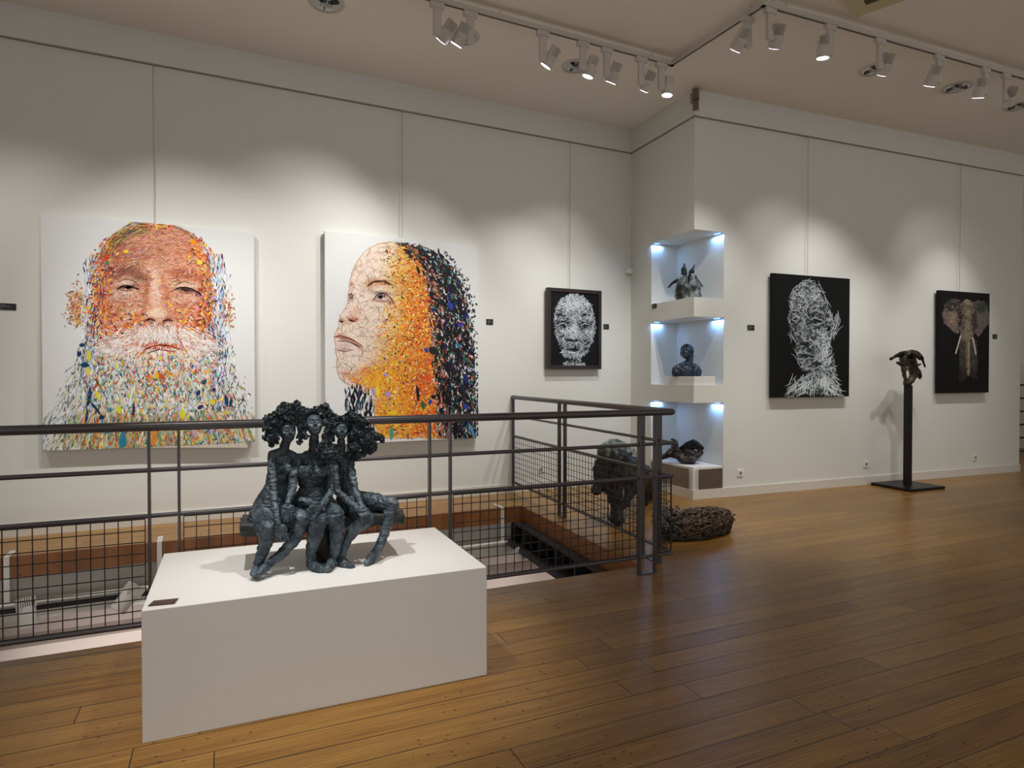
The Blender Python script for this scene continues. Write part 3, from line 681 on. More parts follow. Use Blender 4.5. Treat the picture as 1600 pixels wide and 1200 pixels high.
# fine skin strokes over the face
n = 9000; p = np.stack([rng.uniform(140, 336, n), rng.uniform(346, 552, n)], 1); k = inpoly(p, FACE); p = p[k]; n = len(p)
c, _ = fn1(p); fore = p[:, 1] < 430
ang = np.where(fore, -.12 + (p[:, 0] - 240) * .004 + rng.normal(0, .45, n), rng.uniform(0, 3.14, n))
S1.add(p, ang, rng.uniform(3, 9, n), rng.uniform(.5, 1.3, n), rng.normal(0, 1.3, n), vary(c, 24, 12))
n = 1500; p = np.stack([rng.uniform(145, 330, n), rng.uniform(350, 520, n)], 1); k = inpoly(p, FACE); p = p[k]; n = len(p)
eye = (blob(p, (197, 448, 22, 10)) + blob(p, (291, 452, 22, 10)) + blob(p, (244, 470, 16, 34))) < .4; p = p[eye]; n = len(p)
S1.add(p, rng.normal(-.1, .6, n), rng.uniform(6, 14, n), rng.uniform(.35, .7, n), rng.normal(0, 1.5, n), vary(pick([(150, 80, 60), (120, 70, 60), (206, 110, 60), (240, 214, 200)], n)))
# orange rims: temples, cheeks, moustache folds
for cx, cy, sx, sy, n, pal in ((165, 385, 12, 26, 240, 0), (315, 385, 10, 24, 200, 0), (155, 480, 10, 34, 320, 0), (322, 480, 8, 30, 200, 0), (190, 515, 20, 14, 260, 0), (300, 512, 14, 16, 220, 0), (250, 586, 14, 9, 130, 0), (222, 552, 16, 9, 120, 1), (283, 552, 12, 7, 90, 1), (250, 541, 30, 4, 220, 2), (250, 352, 60, 4, 160, 0)):
    p = np.stack([cx + sx * np.clip(rng.normal(0, 1, n), -1.9, 1.9), cy + sy * np.clip(rng.normal(0, 1, n), -1.7, 1.7)], 1); p = p[(p[:, 1] > 349 + np.abs(p[:, 0] - 240) ** 2 * .0046 + rng.normal(0, 2, n))]; n = len(p)
    pl_ = [[(228, 110, 36), (214, 84, 34), (240, 160, 50), (180, 70, 40), (232, 150, 150), (246, 200, 60), (90, 50, 60)], [(240, 170, 40), (226, 120, 30), (250, 210, 60), (190, 100, 40)], [(190, 96, 70), (170, 76, 56), (214, 130, 100), (226, 160, 140)]][pal]
    S1.add(p, rng.uniform(0, 6.3, n) if pal != 2 else rng.normal((0 if True else 0), .25, n), rng.uniform(3, 9, n), rng.uniform(1, 3.0, n), rng.uniform(-1.5, 1.5, n), vary(pick(pl_, n)))
# white moustache and chin
for cx, cy, sx, sy, n in ((172, 545, 14, 9, 300), (318, 540, 12, 10, 260), (250, 522, 32, 6, 420), (250, 566, 26, 12, 420), (205, 560, 14, 22, 300), (300, 560, 14, 22, 260)):
    p = np.stack([rng.normal(cx, sx, n), rng.normal(cy, sy, n)], 1)
    S1.add(p, math.pi / 2 - (p[:, 0] - 250) * .018 + rng.normal(0, .3, n), rng.uniform(5, 13, n), rng.uniform(.6, 1.7, n), rng.normal(0, .5, n), vary(pick([(246, 240, 236), (236, 226, 220), (226, 210, 206), (206, 170, 160), (170, 130, 120)], n, [5, 4, 3, 2, 1]), 6, 4))
# dark scratches and bright splashes all over the beard
n = 1500; y = rng.uniform(430, 706, n); sd = np.where(rng.random(n) < .4, 1, 0); half = 88 + np.clip(y - 500, 0, 300) * .34
x = np.where(sd == 1, 240 + np.sign(rng.normal(size=n)) * half * rng.normal(1, .09, n), 240 + rng.uniform(-1, 1, n) * half * .9); ok = (sd == 1) | (y > 560)
p = np.stack([x, y], 1)[ok]; n = len(p)
S1.add(p, math.pi / 2 - (p[:, 0] - 240) / 120 * .3 + rng.normal(0, .35, n), rng.uniform(2, 9, n), rng.uniform(.5, 1.5, n), rng.normal(0, .8, n), vary(pick([(24, 40, 66), (36, 32, 44), (20, 60, 90), (70, 60, 60), (90, 120, 110), (60, 40, 80)], n), 5, 5))
n = 900; y = rng.uniform(556, 702, n); x = 245 + rng.uniform(-1, 1, n) * (96 + (y - 560) * .22)
S1.add(np.stack([x, y], 1), math.pi / 2 + rng.normal(0, .6, n), rng.uniform(2, 9, n), rng.uniform(1.2, 3.6, n), rng.normal(0, 1, n), vary(pick([(230, 214, 60), (214, 110, 60), (60, 110, 140), (180, 90, 90), (200, 180, 220), (90, 170, 160), (236, 160, 60), (120, 150, 90)], n)))
for x, y, l, w, a, c in [(128, 539, 8, 6, 0, (18, 56, 96)), (124, 553, 9, 7, 2, (18, 50, 90)), (133, 570, 14, 8, .1, (10, 60, 100)), (139, 556, 18, 7, 1.5, (222, 206, 50)), (138, 580, 14, 7, 1.4, (226, 220, 60)), (140, 620, 30, 7, 1.7, (14, 60, 96)), (150, 638, 30, 4, .9, (14, 50, 84)), (159, 652, 9, 8, 0, (16, 48, 90)), (136, 650, 22, 5, 1.7, (16, 60, 100)),
                      (153, 618, 18, 7, 1.1, (232, 222, 60)), (186, 640, 14, 9, 1.3, (214, 220, 60)), (285, 647, 16, 9, 1.55, (222, 216, 50)), (319, 597, 9, 7, 2.4, (16, 80, 110)), (310, 614, 10, 6, 2, (30, 40, 100)), (334, 609, 7, 6, 0, (34, 36, 110)), (354, 626, 20, 6, 1.4, (14, 60, 100)), (361, 628, 17, 5, 1.8, (14, 56, 96)), (313, 636, 10, 6, -.6, (40, 40, 100)), (380, 622, 12, 2, 1.5, (30, 30, 40)), (332, 628, 10, 8, 1, (222, 210, 60)), (355, 644, 8, 7, 0, (214, 200, 80)), (306, 581, 8, 6, 1.5, (206, 90, 50)), (192, 690, 30, 12, 1.6, (40, 130, 160)), (240, 683, 34, 9, 1.6, (226, 140, 50)), (305, 676, 16, 9, 1.5, (206, 160, 180)), (252, 588, 16, 6, .9, (206, 90, 40)), (245, 586, 12, 8, 1.6, (240, 180, 50)), (197, 393, 9, 6, 0, (240, 196, 50)), (166, 402, 10, 8, .4, (214, 60, 30)), (168, 411, 7, 5, 0, (60, 130, 110)), (204, 347, 9, 3, -.8, (206, 206, 50)), (188, 362, 22, 3, -.8, (200, 180, 60)), (302, 378, 10, 8, .4, (240, 150, 30)), (312, 410, 9, 8, .2, (240, 210, 70)), (266, 476, 14, 3, .9, (240, 190, 50)), (238, 620, 60, 1, 1.0, (50, 40, 40)), (160, 610, 50, 1.2, 1.05, (30, 30, 34)), (209, 640, 22, 4, 1.57, (40, 40, 90))]:
    S1.add(np.array([[x, y]]), a, l, w, .3, [c])
n = 260; x = rng.uniform(85, 395, n); y = rng.uniform(600, 704, n)      # sparse flecks towards the edges
S1.add(np.stack([x, y], 1), math.pi / 2 - (x - 240) / 150 * .6 + rng.normal(0, .3, n), rng.uniform(3, 9, n), rng.uniform(.5, 1.3, n), 0, vary(pick([(50, 60, 70), (150, 180, 160), (190, 190, 150), (90, 110, 90), (160, 110, 80)], n)))
n = 150; a = rng.uniform(3.5, 4.7, n)
S1.add(np.stack([232 + np.cos(a) * rng.uniform(60, 82, n), 425 + np.sin(a) * rng.uniform(60, 78, n)], 1), a + 1.57 + rng.normal(0, .2, n), rng.uniform(6, 18, n), rng.uniform(.5, 1.2, n), .5, vary(pick([(60, 54, 44), (110, 100, 60), (140, 96, 70), (200, 190, 80), (90, 70, 60)], n), 8, 6))
n = 70; a = rng.uniform(3.3, 6.1, n)                                   # stray hair lines round the crown
S1.add(np.stack([240 + np.cos(a) * 92 * rng.normal(1, .035, n), 430 + np.sin(a) * 84 * rng.normal(1, .03, n)], 1), a + 1.57, rng.uniform(6, 26, n), rng.uniform(.3, .6, n), .5, vary(pick([(90, 90, 80), (120, 110, 60), (60, 50, 60), (150, 110, 80), (180, 140, 190)], n)))
def line(S_, pts, w, c, rep=1, jit=.3):
    pts = np.array(pts, float)
    for a, b_ in zip(pts[:-1], pts[1:]):
        for _ in range(rep): S_.add(((a + b_) / 2 + rng.normal(0, jit, 2))[None], math.atan2(*(b_ - a)[::-1]), np.linalg.norm(b_ - a) * 1.4, w, 0, [c])
for ln_, w, c in (([(183, 452), (189, 448), (197, 446), (205, 447), (212, 450), (216, 452)], 1.8, (58, 28, 28)), ([(190, 453), (198, 454), (206, 453)], .8, (150, 96, 84)), ([(196, 449.5), (204, 449.5)], 3.2, (40, 24, 26)), ([(186, 440), (197, 436), (209, 439), (217, 445)], .8, (150, 96, 80)),
                  ([(274, 453), (281, 449.5), (290, 449), (299, 451), (306, 455), (314, 460)], 1.9, (58, 28, 30)), ([(282, 457), (290, 458.5), (299, 458)], .8, (150, 92, 80)), ([(286, 453), (294, 453.6)], 3.2, (42, 24, 26)), ([(274, 445), (288, 440), (304, 445)], .8, (160, 100, 80)),
                  ([(229, 500), (236, 498), (242, 501)], 2.4, (110, 44, 40)), ([(255, 502), (262, 499), (269, 501)], 2.2, (120, 48, 42)), ([(226, 546), (238, 541), (250, 539), (264, 540), (280, 545)], 2.0, (176, 70, 52)), ([(232, 551), (250, 546), (272, 549)], 1.2, (150, 70, 60))):
    line(S1, ln_, w, c, 2)
S1.mesh(cv, lim, 'brushwork', o)

hang_cable(241, cv, lim[3], 'thin steel cable above the bearded portrait')

# ---- 2: the woman looking up
cv = Canvas(*WA, .075)
lim = (*cv.pix([[508, 500], [747.5, 500]])[:, 0], cv.pix([[745, 684.5]])[0, 1], cv.pix([[507, 360.5]])[0, 1])
o = thing('painting', 'large white canvas portrait of a woman looking up, orange cheek and dark flowing hair', 'painting', tuple(cv.world(np.array(sum(lim[:2]) / 2), np.array(lim[2]))))
cv.body(*lim, .05, 'canvas', M_canvas, o)
FACE2 = [(612, 378), (590, 381), (572, 391), (560, 405), (551, 424), (546, 443), (546, 452), (544, 462), (544, 474), (538, 484), (532, 494), (529, 502), (530, 508), (526, 516), (522, 524), (523, 532), (525, 540), (524, 548), (527, 558), (526, 570), (527, 580), (531, 590), (541, 599), (556, 606), (575, 612), (582, 625), (586, 650), (588, 690), (690, 690), (690, 560), (682, 480), (668, 425), (650, 392), (632, 380)]
L2 = [((640, 430, 34, 60), (240, 190, 80), .8), ((655, 500, 30, 60), (236, 150, 50), .85), ((630, 560, 40, 50), (238, 170, 66), .8), ((600, 590, 40, 22), (226, 130, 56), .85), ((640, 630, 50, 60), (222, 120, 50), .8), ((600, 650, 26, 40), (226, 160, 90), .7), ((672, 440, 14, 60, -12), (200, 90, 40), .7), ((668, 560, 18, 80), (214, 110, 44), .8),
      ((592, 441, 22, 5, 4), (196, 128, 90), .85), ((578, 446, 8, 6), (206, 146, 96), .7), ((549, 444, 5, 3.5), (190, 118, 96), .85),
      ((597, 462, 15, 8), (214, 190, 178), .8), ((596, 458, 16, 2.6, 6), (130, 96, 86), .85), ((594, 463.5, 5.2, 5), (96, 84, 84), .95), ((594.5, 463, 2.4, 2.4), (40, 38, 42), .95), ((605, 467, 5, 3), (232, 220, 214), .8), ((584, 468, 4, 2, -30), (130, 86, 76), .8), ((598, 471, 14, 2, 10), (190, 140, 120), .7), ((610, 470, 8, 3, 30), (196, 120, 90), .7),
      ((548, 463, 3.6, 5), (150, 120, 110), .85), ((546, 467, 4, 2, -50), (140, 100, 90), .7),
      ((552, 499, 9, 4.5, 8), (176, 92, 66), .9), ((556, 488, 8, 10), (232, 176, 144), .6), ((534, 501, 4, 3.4), (176, 110, 84), .85), ((541, 505, 8, 3), (226, 186, 160), .7),
      ((538, 529, 14, 3.0, 12), (160, 96, 78), .9), ((556, 538, 13, 3.0, 36), (164, 92, 70), .85), ((538, 540, 11, 5), (206, 180, 178), .85), ((540, 546, 12, 2, 6), (170, 130, 120), .7), ((533, 524, 8, 3), (200, 140, 118), .6),
      ((545, 565, 16, 12), (240, 228, 214), .7), ((548, 590, 20, 5, 30), (206, 140, 112), .7), ((560, 510, 10, 30, 10), (242, 224, 208), .5)]
def fn2(p):
    c = paint_over(p, (240, 220, 204), L2); c = paint_over(p, (0, 0, 0), []) * 0 + c
    return c, inpoly(p, FACE2)
undercoat(cv, (518, 376, 692, 683), 1.5, fn2, 'underpainting', o)
S2 = Strokes()
warm = [(246, 190, 50), (240, 150, 40), (232, 110, 30), (226, 80, 30), (250, 210, 90), (200, 70, 30), (244, 220, 150), (190, 110, 60)]
n = 7000; p = np.stack([rng.uniform(520, 690, n), rng.uniform(378, 684, n)], 1); k = inpoly(p, FACE2); p = p[k]; n = len(p); c, _ = fn2(p)
S2.add(p, rng.uniform(0, 3.14, n), rng.uniform(2.5, 7, n), rng.uniform(.4, 1.0, n), rng.normal(0, 1.3, n), vary(c, 20, 9))
n = 1100; p = np.stack([rng.uniform(524, 660, n), rng.uniform(380, 600, n)], 1); k = inpoly(p, FACE2) & (blob(p, (595, 463, 18, 12)) < .3) & (blob(p, (542, 535, 20, 14)) < .3); p = p[k]; n = len(p)
S2.add(p, rng.uniform(0, 3.14, n), rng.uniform(7, 16, n), rng.uniform(.3, .55, n), rng.normal(0, 1.6, n), vary(pick([(150, 110, 90), (180, 130, 100), (110, 90, 80)], n)))
n = 9000; p = np.stack([rng.uniform(560, 700, n), rng.uniform(380, 684, n)], 1)
wt = np.clip((p[:, 0] - 596 - np.clip(470 - p[:, 1], -40, 60) * .25) / 50, 0, 1); k = inpoly(p, FACE2) & (rng.random(n) < wt) & (blob(p, (600, 463, 22, 14)) < .35); p = p[k]
p = np.concatenate([p, np.stack([rng.normal(590, 18, 500), rng.normal(592, 9, 500)], 1), np.stack([rng.uniform(586, 690, 1200), rng.uniform(600, 684, 1200)], 1)]); n = len(p)
f = np.clip((p[:, 0] - 610) / 70, 0, 1); ci = np.clip(rng.normal(.8 + f * 2.4, 1.2, n), 0, 7).astype(int)
S2.add(p, rng.uniform(0, 6.3, n), rng.uniform(2.5, 8, n), rng.uniform(.7, 2.3, n), rng.normal(0, 1.5, n), vary(np.asarray(warm, float)[ci], 14, 10))
# hair: black, blue, green, with rust towards the face
n = 5200; t = rng.uniform(0, 1, n) ** .85; y = 380 + t * 304
xe = np.interp(y, [378, 390, 410, 440, 480, 530, 600, 684], [640, 672, 702, 722, 732, 740, 742, 744]); xi = np.interp(y, [378, 390, 410, 440, 480, 530, 600, 684], [612, 640, 655, 664, 668, 672, 676, 684])
q = rng.beta(1.5, 1.15, n); x = xi + (xe - xi) * q; p = np.stack([x, y], 1)
ang = np.interp(y, [378, 400, 450, 684], [.35, .75, 1.25, 1.6]) + rng.normal(0, .35, n)
dark = np.asarray([(16, 16, 20), (24, 24, 34), (20, 34, 90), (24, 90, 96), (30, 110, 80), (96, 50, 30), (190, 90, 40), (226, 226, 230), (150, 190, 210), (120, 100, 80), (200, 150, 150)], float)
wts = np.array([8, 5, 1.8, 1.6, 1.5, 1.5, 1.2, 3.2, 1, 1.6, .8]); ci = rng.choice(11, n, p=wts / wts.sum()); ci = np.where((q < .35) & (rng.random(n) < .55), rng.choice([5, 6, 6, 10, 9], n), ci); ci = np.where((q < .6) & (np.isin(ci, [2, 3, 4])) & (rng.random(n) < .6), 0, ci)
S2.add(p, ang, rng.uniform(3, 10, n), rng.uniform(1.0, 3.4, n), rng.normal(0, .9, n), vary(dark[ci], 7, 7))
n = 900; p = np.stack([rng.uniform(590, 690, n), rng.uniform(390, 684, n)], 1); p = p[inpoly(p, FACE2) & (p[:, 0] > 600)]; n = len(p)
S2.add(p, rng.uniform(0, 6.3, n), rng.uniform(2, 6, n), rng.uniform(.7, 2.2, n), rng.normal(0, 1.5, n), vary(pick([(110, 50, 24), (60, 34, 26), (250, 226, 120), (252, 236, 190), (180, 150, 190), (80, 110, 70), (200, 60, 30), (40, 40, 60)], n, [3, 2, 4, 3, 1, 1, 2, 1])))
n = 420; p = np.stack([rng.uniform(540, 584, n), rng.uniform(604, 684, n)], 1); p = p[p[:, 1] > 598 + (p[:, 0] - 540) * .35]; n = len(p)   # hair behind the neck
S2.add(p, 1.57 + rng.normal(0, .18, n), rng.uniform(6, 18, n), rng.uniform(1.2, 3.6, n), rng.normal(0, .4, n), vary(pick([(16, 16, 20), (20, 20, 24), (226, 224, 226), (190, 180, 210), (60, 70, 120), (90, 140, 180)], n, [6, 4, 5, 1.5, 1, 1]), 5, 5))
n = 420; t = rng.uniform(0, 1, n); y = 392 + t * 290; xe = np.interp(y, [390, 440, 480, 684], [684, 718, 728, 738]); xi = xe - 52; x = xi + (xe - xi) * rng.uniform(0, 1, n)
S2.add(np.stack([x, y], 1), np.interp(y, [390, 450, 684], [.8, 1.3, 1.6]) + rng.normal(0, .35, n), rng.uniform(5, 16, n), rng.uniform(2, 5, n), rng.normal(0, 1.2, n), vary(pick([(14, 14, 18), (18, 20, 30), (24, 30, 90), (26, 96, 84)], n, [7, 3, 1, 1.2]), 4, 4))
n = 170; t = rng.uniform(0, 1, n); y = 392 + t * 290; xe = np.interp(y, [390, 440, 480, 684], [690, 724, 734, 746]); S2.add(np.stack([np.minimum(xe + np.abs(rng.normal(0, 5, n)), 746), y], 1), 1.2 + rng.normal(0, .6, n), rng.uniform(2, 6, n), rng.uniform(.7, 2.6, n), rng.normal(0, 2, n), vary(pick([(16, 16, 20), (24, 24, 60), (30, 70, 90)], n), 4, 4))
bl = np.array(FACE2[:27], float)                                         # thin ochre contour of the profile
for a, b_ in zip(bl[:-1], bl[1:]):
    S2.add(((a + b_) / 2)[None], math.atan2(*(b_ - a)[::-1]), np.linalg.norm(b_ - a) * 1.15, .9, 0, [(206, 150, 90)])
for x, y, l, w, a, c in [(590, 611, 16, 8, 1.5, (240, 206, 60)), (606, 616, 12, 8, .8, (180, 150, 200)), (583, 611, 10, 7, 1.5, (176, 150, 200)), (617, 612, 8, 6, 0, (244, 216, 120)), (614, 645, 14, 8, 0, (244, 200, 40)), (634, 636, 28, 9, 1.6, (240, 150, 40)), (653, 614, 26, 5, 1.5, (30, 16, 20)), (677, 620, 8, 7, 0, (30, 16, 20)), (661, 633, 12, 7, 1.4, (50, 100, 60)), (612, 677, 20, 6, 1.57, (60, 160, 130)), (672, 628, 9, 6, 2, (50, 70, 150)), (603, 586, 8, 5, .5, (170, 150, 200)), (667, 592, 14, 7, .3, (236, 80, 30)), (666, 547, 8, 6, 1, (40, 70, 150)), (677, 548, 16, 12, .7, (20, 34, 34)), (700, 574, 20, 12, 1.4, (18, 18, 22)), (728, 592, 16, 7, 1.4, (30, 40, 110)), (716, 540, 10, 6, 1, (40, 120, 160)), (737, 671, 24, 4, 1.2, (80, 160, 210)), (728, 635, 12, 6, .9, (50, 70, 160)), (704, 478, 14, 8, 1.2, (40, 60, 150)), (719, 507, 9, 8, 0, (60, 50, 150)), (732, 486, 7, 5, 1.5, (16, 16, 24)), (717, 442, 7, 5, 0, (40, 50, 90)), (730, 522, 16, 4, 1, (16, 16, 22)), (737, 552, 12, 5, .8, (16, 16, 22))]:
    S2.add(np.array([[x, y]]), a, l, w, .5, [c])
for ln_, w, c in (([(584, 468), (588, 462), (595, 458), (603, 459), (609, 464), (613, 469)], 1.3, (120, 88, 80)), ([(587, 470), (596, 471), (606, 470)], .7, (170, 128, 112)), ([(592, 463.5), (597, 463.5)], 5, (92, 84, 86)), ([(593.6, 463), (595.8, 463)], 2.4, (30, 28, 32)), ([(592.5, 461.4), (593.5, 461.4)], 1, (240, 240, 240)),
                  ([(575, 446), (584, 440), (598, 439), (612, 445)], 2.4, (206, 142, 100)), ([(544, 461), (548, 459), (552, 462), (550, 468)], 1.0, (140, 100, 92)), ([(548, 464), (550, 465)], 3, (110, 96, 96)),
                  ([(524, 526), (532, 524), (539, 526), (549, 530), (558, 535), (566, 541)], 1.0, (150, 88, 70)), ([(528, 533), (540, 533), (552, 537), (562, 541)], .9, (120, 70, 62)), ([(546, 500), (553, 502), (558, 498)], 2.0, (160, 76, 56)), ([(531, 502), (536, 503)], 2, (160, 90, 70)), ([(528, 547), (540, 549), (550, 546)], .9, (170, 130, 120))):
    line(S2, ln_, w, c, 2, .25)
S2.mesh(cv, lim, 'brushwork', o)
hang_cable(630, cv, lim[3], 'thin steel cable above the portrait of the woman looking up')

# ---- white-on-black pictures share one recipe: bright strokes laid by a tone map
def white_strokes(S_, box, poly, tone, n, ln, wd, flow=None, col=(226, 236, 242)):
    p = np.stack([rng.uniform(box[0], box[2], n), rng.uniform(box[1], box[3], n)], 1); k = inpoly(p, poly); p = p[k]
    t = tone(p); k = rng.random(len(p)) < t; p = p[k]; t = t[k]; n = len(p)
    a = rng.uniform(0, 3.14, n) if flow is None else flow(p) + rng.normal(0, .5, n)
    c = np.asarray(col, float) * (.45 + .55 * np.clip(t + rng.normal(0, .22, n), .1, 1))[:, None]
    S_.add(p, a, rng.uniform(*ln, n), rng.uniform(*wd, n), rng.normal(0, 1.4, n), c)
def tones(base, items):
    def f(p):
        t = np.full(len(p), float(base))
        for b, v, a in items: w = blob(p, b) * a; t = t * (1 - w) + v * w
        return np.clip(t, 0, 1)
    return f
# 3: framed face
cv = Canvas(*WA, .075)
a0, a1 = cv.pix([[855, 500], [939, 500]])[:, 0]; zt = cv.pix([[855, 449]])[0, 1]; zb = cv.pix([[853, 576.5]])[0, 1]
o = thing('painting', 'small black painting of a white-stroked face in a dark box frame', 'painting', tuple(cv.world(np.array((a0 + a1) / 2), np.array(zb))))
fw = .045; M_frame = mat('espresso_frame', (44, 30, 28), .4)
for (b0, b1, c0_, c1_) in ((a0, a0 + fw, zb, zt), (a1 - fw, a1, zb, zt), (a0 + fw, a1 - fw, zb, zb + fw), (a0 + fw, a1 - fw, zt - fw, zt)): cv.body(b0, b1, c0_, c1_, .06, 'frame', M_frame, o, out=.015)
cv.body(a0 + fw, a1 - fw, zb + fw, zt - fw, .03, 'canvas', M_canvas_b, o, out=0)
F3 = [(877, 466), (890, 460), (902, 459), (914, 464), (923, 476), (929, 494), (930, 515), (926, 535), (918, 552), (906, 562), (918, 572), (872, 574), (888, 562), (880, 556), (872, 540), (867, 520), (865, 500), (868, 480)]
T3 = tones(.58, [((880, 506, 12, 7), .06, .95), ((913, 508, 12, 7), .06, .95), ((878, 505, 5, 2), .7, .6), ((914, 507, 5, 2), .6, .5), ((897, 514, 6, 16), .95, .9), ((882, 518, 9, 5), .9, .7), ((920, 520, 7, 6), .85, .7), ((893, 531, 8, 3), .08, .8), ((896, 546, 12, 4.5), .05, .95), ((896, 543, 8, 1.2), .5, .6), ((896, 551, 7, 1.4), .85, .7), ((874, 535, 6, 14), .2, .8), ((916, 535, 6, 12), .25, .8), ((895, 475, 22, 10), .98, .8), ((874, 490, 8, 4), .2, .6), ((895, 563, 14, 4), .12, .8), ((895, 496, 5, 5), .4, .6)])
undercoat(cv, (862, 456, 932, 575), 1.2, lambda p: (np.clip(T3(p) * 1.2 - .25, .06, 1)[:, None] * np.array([150., 160, 168]) + rng.normal(0, 14, (len(p), 1)), inpoly(p, F3)), 'underpainting', o)
S3 = Strokes(); white_strokes(S3, (862, 456, 932, 575), F3, T3, 4200, (2, 5), (.6, 1.5))
for _ in range(1): white_strokes(S3, (862, 456, 932, 575), F3, T3, 900, (4, 8), (.8, 1.8))
for cx, cy, rx, ry in ((879, 507, 6, 2.6), (913, 508, 6, 2.6), (892, 532, 4, 1.5), (900, 532, 3, 1.5), (896, 546, 9, 2.2), (874, 492, 5, 2), (914, 492, 6, 2)):
    n = 34; S3.add(np.stack([rng.normal(cx, rx * .5, n), rng.normal(cy, ry * .5, n)], 1), rng.normal(0, .4, n), rng.uniform(2, 4.5, n), rng.uniform(.6, 1.1, n), rng.normal(0, 1, n), (20, 22, 28))
for ln_ in ([(873, 507), (879, 504.5), (886, 507)], [(907, 508), (913, 505.5), (920, 508)], [(888, 549.5), (896, 551), (905, 549)], [(893, 512), (892, 526), (896, 530), (901, 527)]):
    line(S3, ln_, .8, (214, 220, 224), 2, .3)
S3.add(np.array([[930 - .3, 503], [931, 512], [929, 519]], float), 1.4, 7, 1.5, .8, [(150, 156, 160)] * 3)
S3.add(np.stack([np.linspace(919, 929, 8), np.full(8, 573.5) + rng.normal(0, .6, 8)], 1), 1.2, 2, .5, 1, [(170, 170, 170)] * 8)
li = (a0 + fw, a1 - fw, zb + fw, zt - fw); S3.mesh(cv, li, 'brushwork', o)
hang_cable(892.5, cv, zt, 'thin steel cable above the framed black face painting')
# 4: long-necked portrait
WB = (OUT, END)
cv = Canvas(*WB, .075)
a0, a1 = cv.pix([[1207, 500], [1327.5, 500]])[:, 0]; zt = cv.pix([[1208, 426.5]])[0, 1]; zb = cv.pix([[1204.5, 621.5]])[0, 1]
o = thing('painting', 'tall black canvas portrait of a long-necked figure in tangled white lines', 'painting', tuple(cv.world(np.array((a0 + a1) / 2), np.array(zb))))
cv.body(a0, a1, zb, zt, .045, 'canvas', M_canvas_b, o)
F4 = [(1245, 447), (1255, 439), (1268, 439), (1280, 450), (1290, 468), (1297, 482), (1300, 500), (1310, 488), (1311, 505), (1304, 524), (1297, 528), (1297, 548), (1304, 565), (1308, 590), (1315, 618), (1226, 618), (1235, 603), (1252, 588), (1268, 580), (1262, 577), (1252, 575), (1249, 562), (1244, 545), (1240, 530), (1235, 515), (1233, 490), (1236, 470)]
T4 = tones(.66, [((1241, 499, 8, 9), .12, .9), ((1276, 500, 12, 11), .14, .9), ((1243, 500, 3, 3), .6, .6), ((1277, 504, 4, 3), .6, .6), ((1258, 500, 6, 14), .5, .6), ((1262, 530, 9, 8), .85, .7), ((1259, 537, 9, 3), .1, .8), ((1258, 555, 10, 4), .15, .85), ((1258, 566, 9, 3), .9, .6), ((1283, 525, 10, 16), .95, .8), ((1262, 460, 22, 18), .95, .8), ((1243, 520, 6, 14), .45, .6), ((1280, 566, 12, 5, -50), .12, .8), ((1296, 515, 3, 9), .1, .8), ((1270, 608, 30, 16), .4, .7), ((1266, 487, 22, 4, -8), .35, .6)])
undercoat(cv, (1225, 438, 1316, 619), 1.4, lambda p: (np.clip(T4(p) * 1.2 - .35, .07, 1)[:, None] * np.array([104., 116, 128]) + rng.normal(0, 8, (len(p), 1)), inpoly(p, F4)), 'underpainting', o)
S4 = Strokes(); white_strokes(S4, (1225, 438, 1316, 619), F4, T4, 3000, (3, 7), (.4, .85)); white_strokes(S4, (1225, 438, 1316, 619), F4, T4, 420, (9, 18), (.4, .9), col=(236, 246, 250))
n = 120; x = rng.uniform(1232, 1312, n); S4.add(np.stack([x, 596 + np.abs(x - 1272) * .3 + rng.normal(0, 7, n)], 1), 1.57 - (x - 1272) * .02 + rng.normal(0, .5, n), rng.uniform(10, 26, n), rng.uniform(.5, 1.2, n), rng.normal(0, .8, n), (226, 238, 244))
n = 60; S4.add(np.stack([rng.normal(1288, 6, n), rng.normal(556, 16, n)], 1), 1.9 + rng.normal(0, .5, n), rng.uniform(8, 20, n), rng.uniform(.5, 1, n), rng.normal(0, 1, n), (220, 232, 238))
for pl_ in ([(1239, 488), (1234, 470), (1240, 452), (1254, 440), (1270, 440), (1284, 456), (1296, 480), (1300, 505), (1298, 530), (1290, 552), (1276, 572), (1258, 578), (1250, 564), (1242, 540), (1235, 515), (1234, 495)], [(1252, 487), (1266, 470), (1276, 462)], [(1238, 490), (1254, 496), (1260, 520)], [(1262, 528), (1282, 544)], [(1302, 500), (1310, 490), (1311, 508), (1303, 526)]):
    pl_ = np.array(pl_, float)
    for a, b_ in zip(pl_[:-1], pl_[1:]):
        for _ in range(3): S4.add((a + (b_ - a) * rng.uniform(.2, .8) + rng.normal(0, 1.8, 2))[None], math.atan2(*(b_ - a)[::-1]) + rng.normal(0, .25), np.linalg.norm(b_ - a) * rng.uniform(.6, 1.1), .7, rng.normal(0, 1), [(210, 222, 230)])
for cx, cy, rx, ry in ((1243, 500, 6, 5), (1276, 503, 8, 5), (1257, 538, 6, 2), (1256, 556, 8, 2.4), (1278, 568, 9, 2)):
    n = 26; S4.add(np.stack([rng.normal(cx, rx * .5, n), rng.normal(cy, ry * .5, n)], 1), rng.normal(0, .5, n), rng.uniform(3, 6, n), rng.uniform(.8, 1.4, n), rng.normal(0, 1, n), (24, 28, 34))
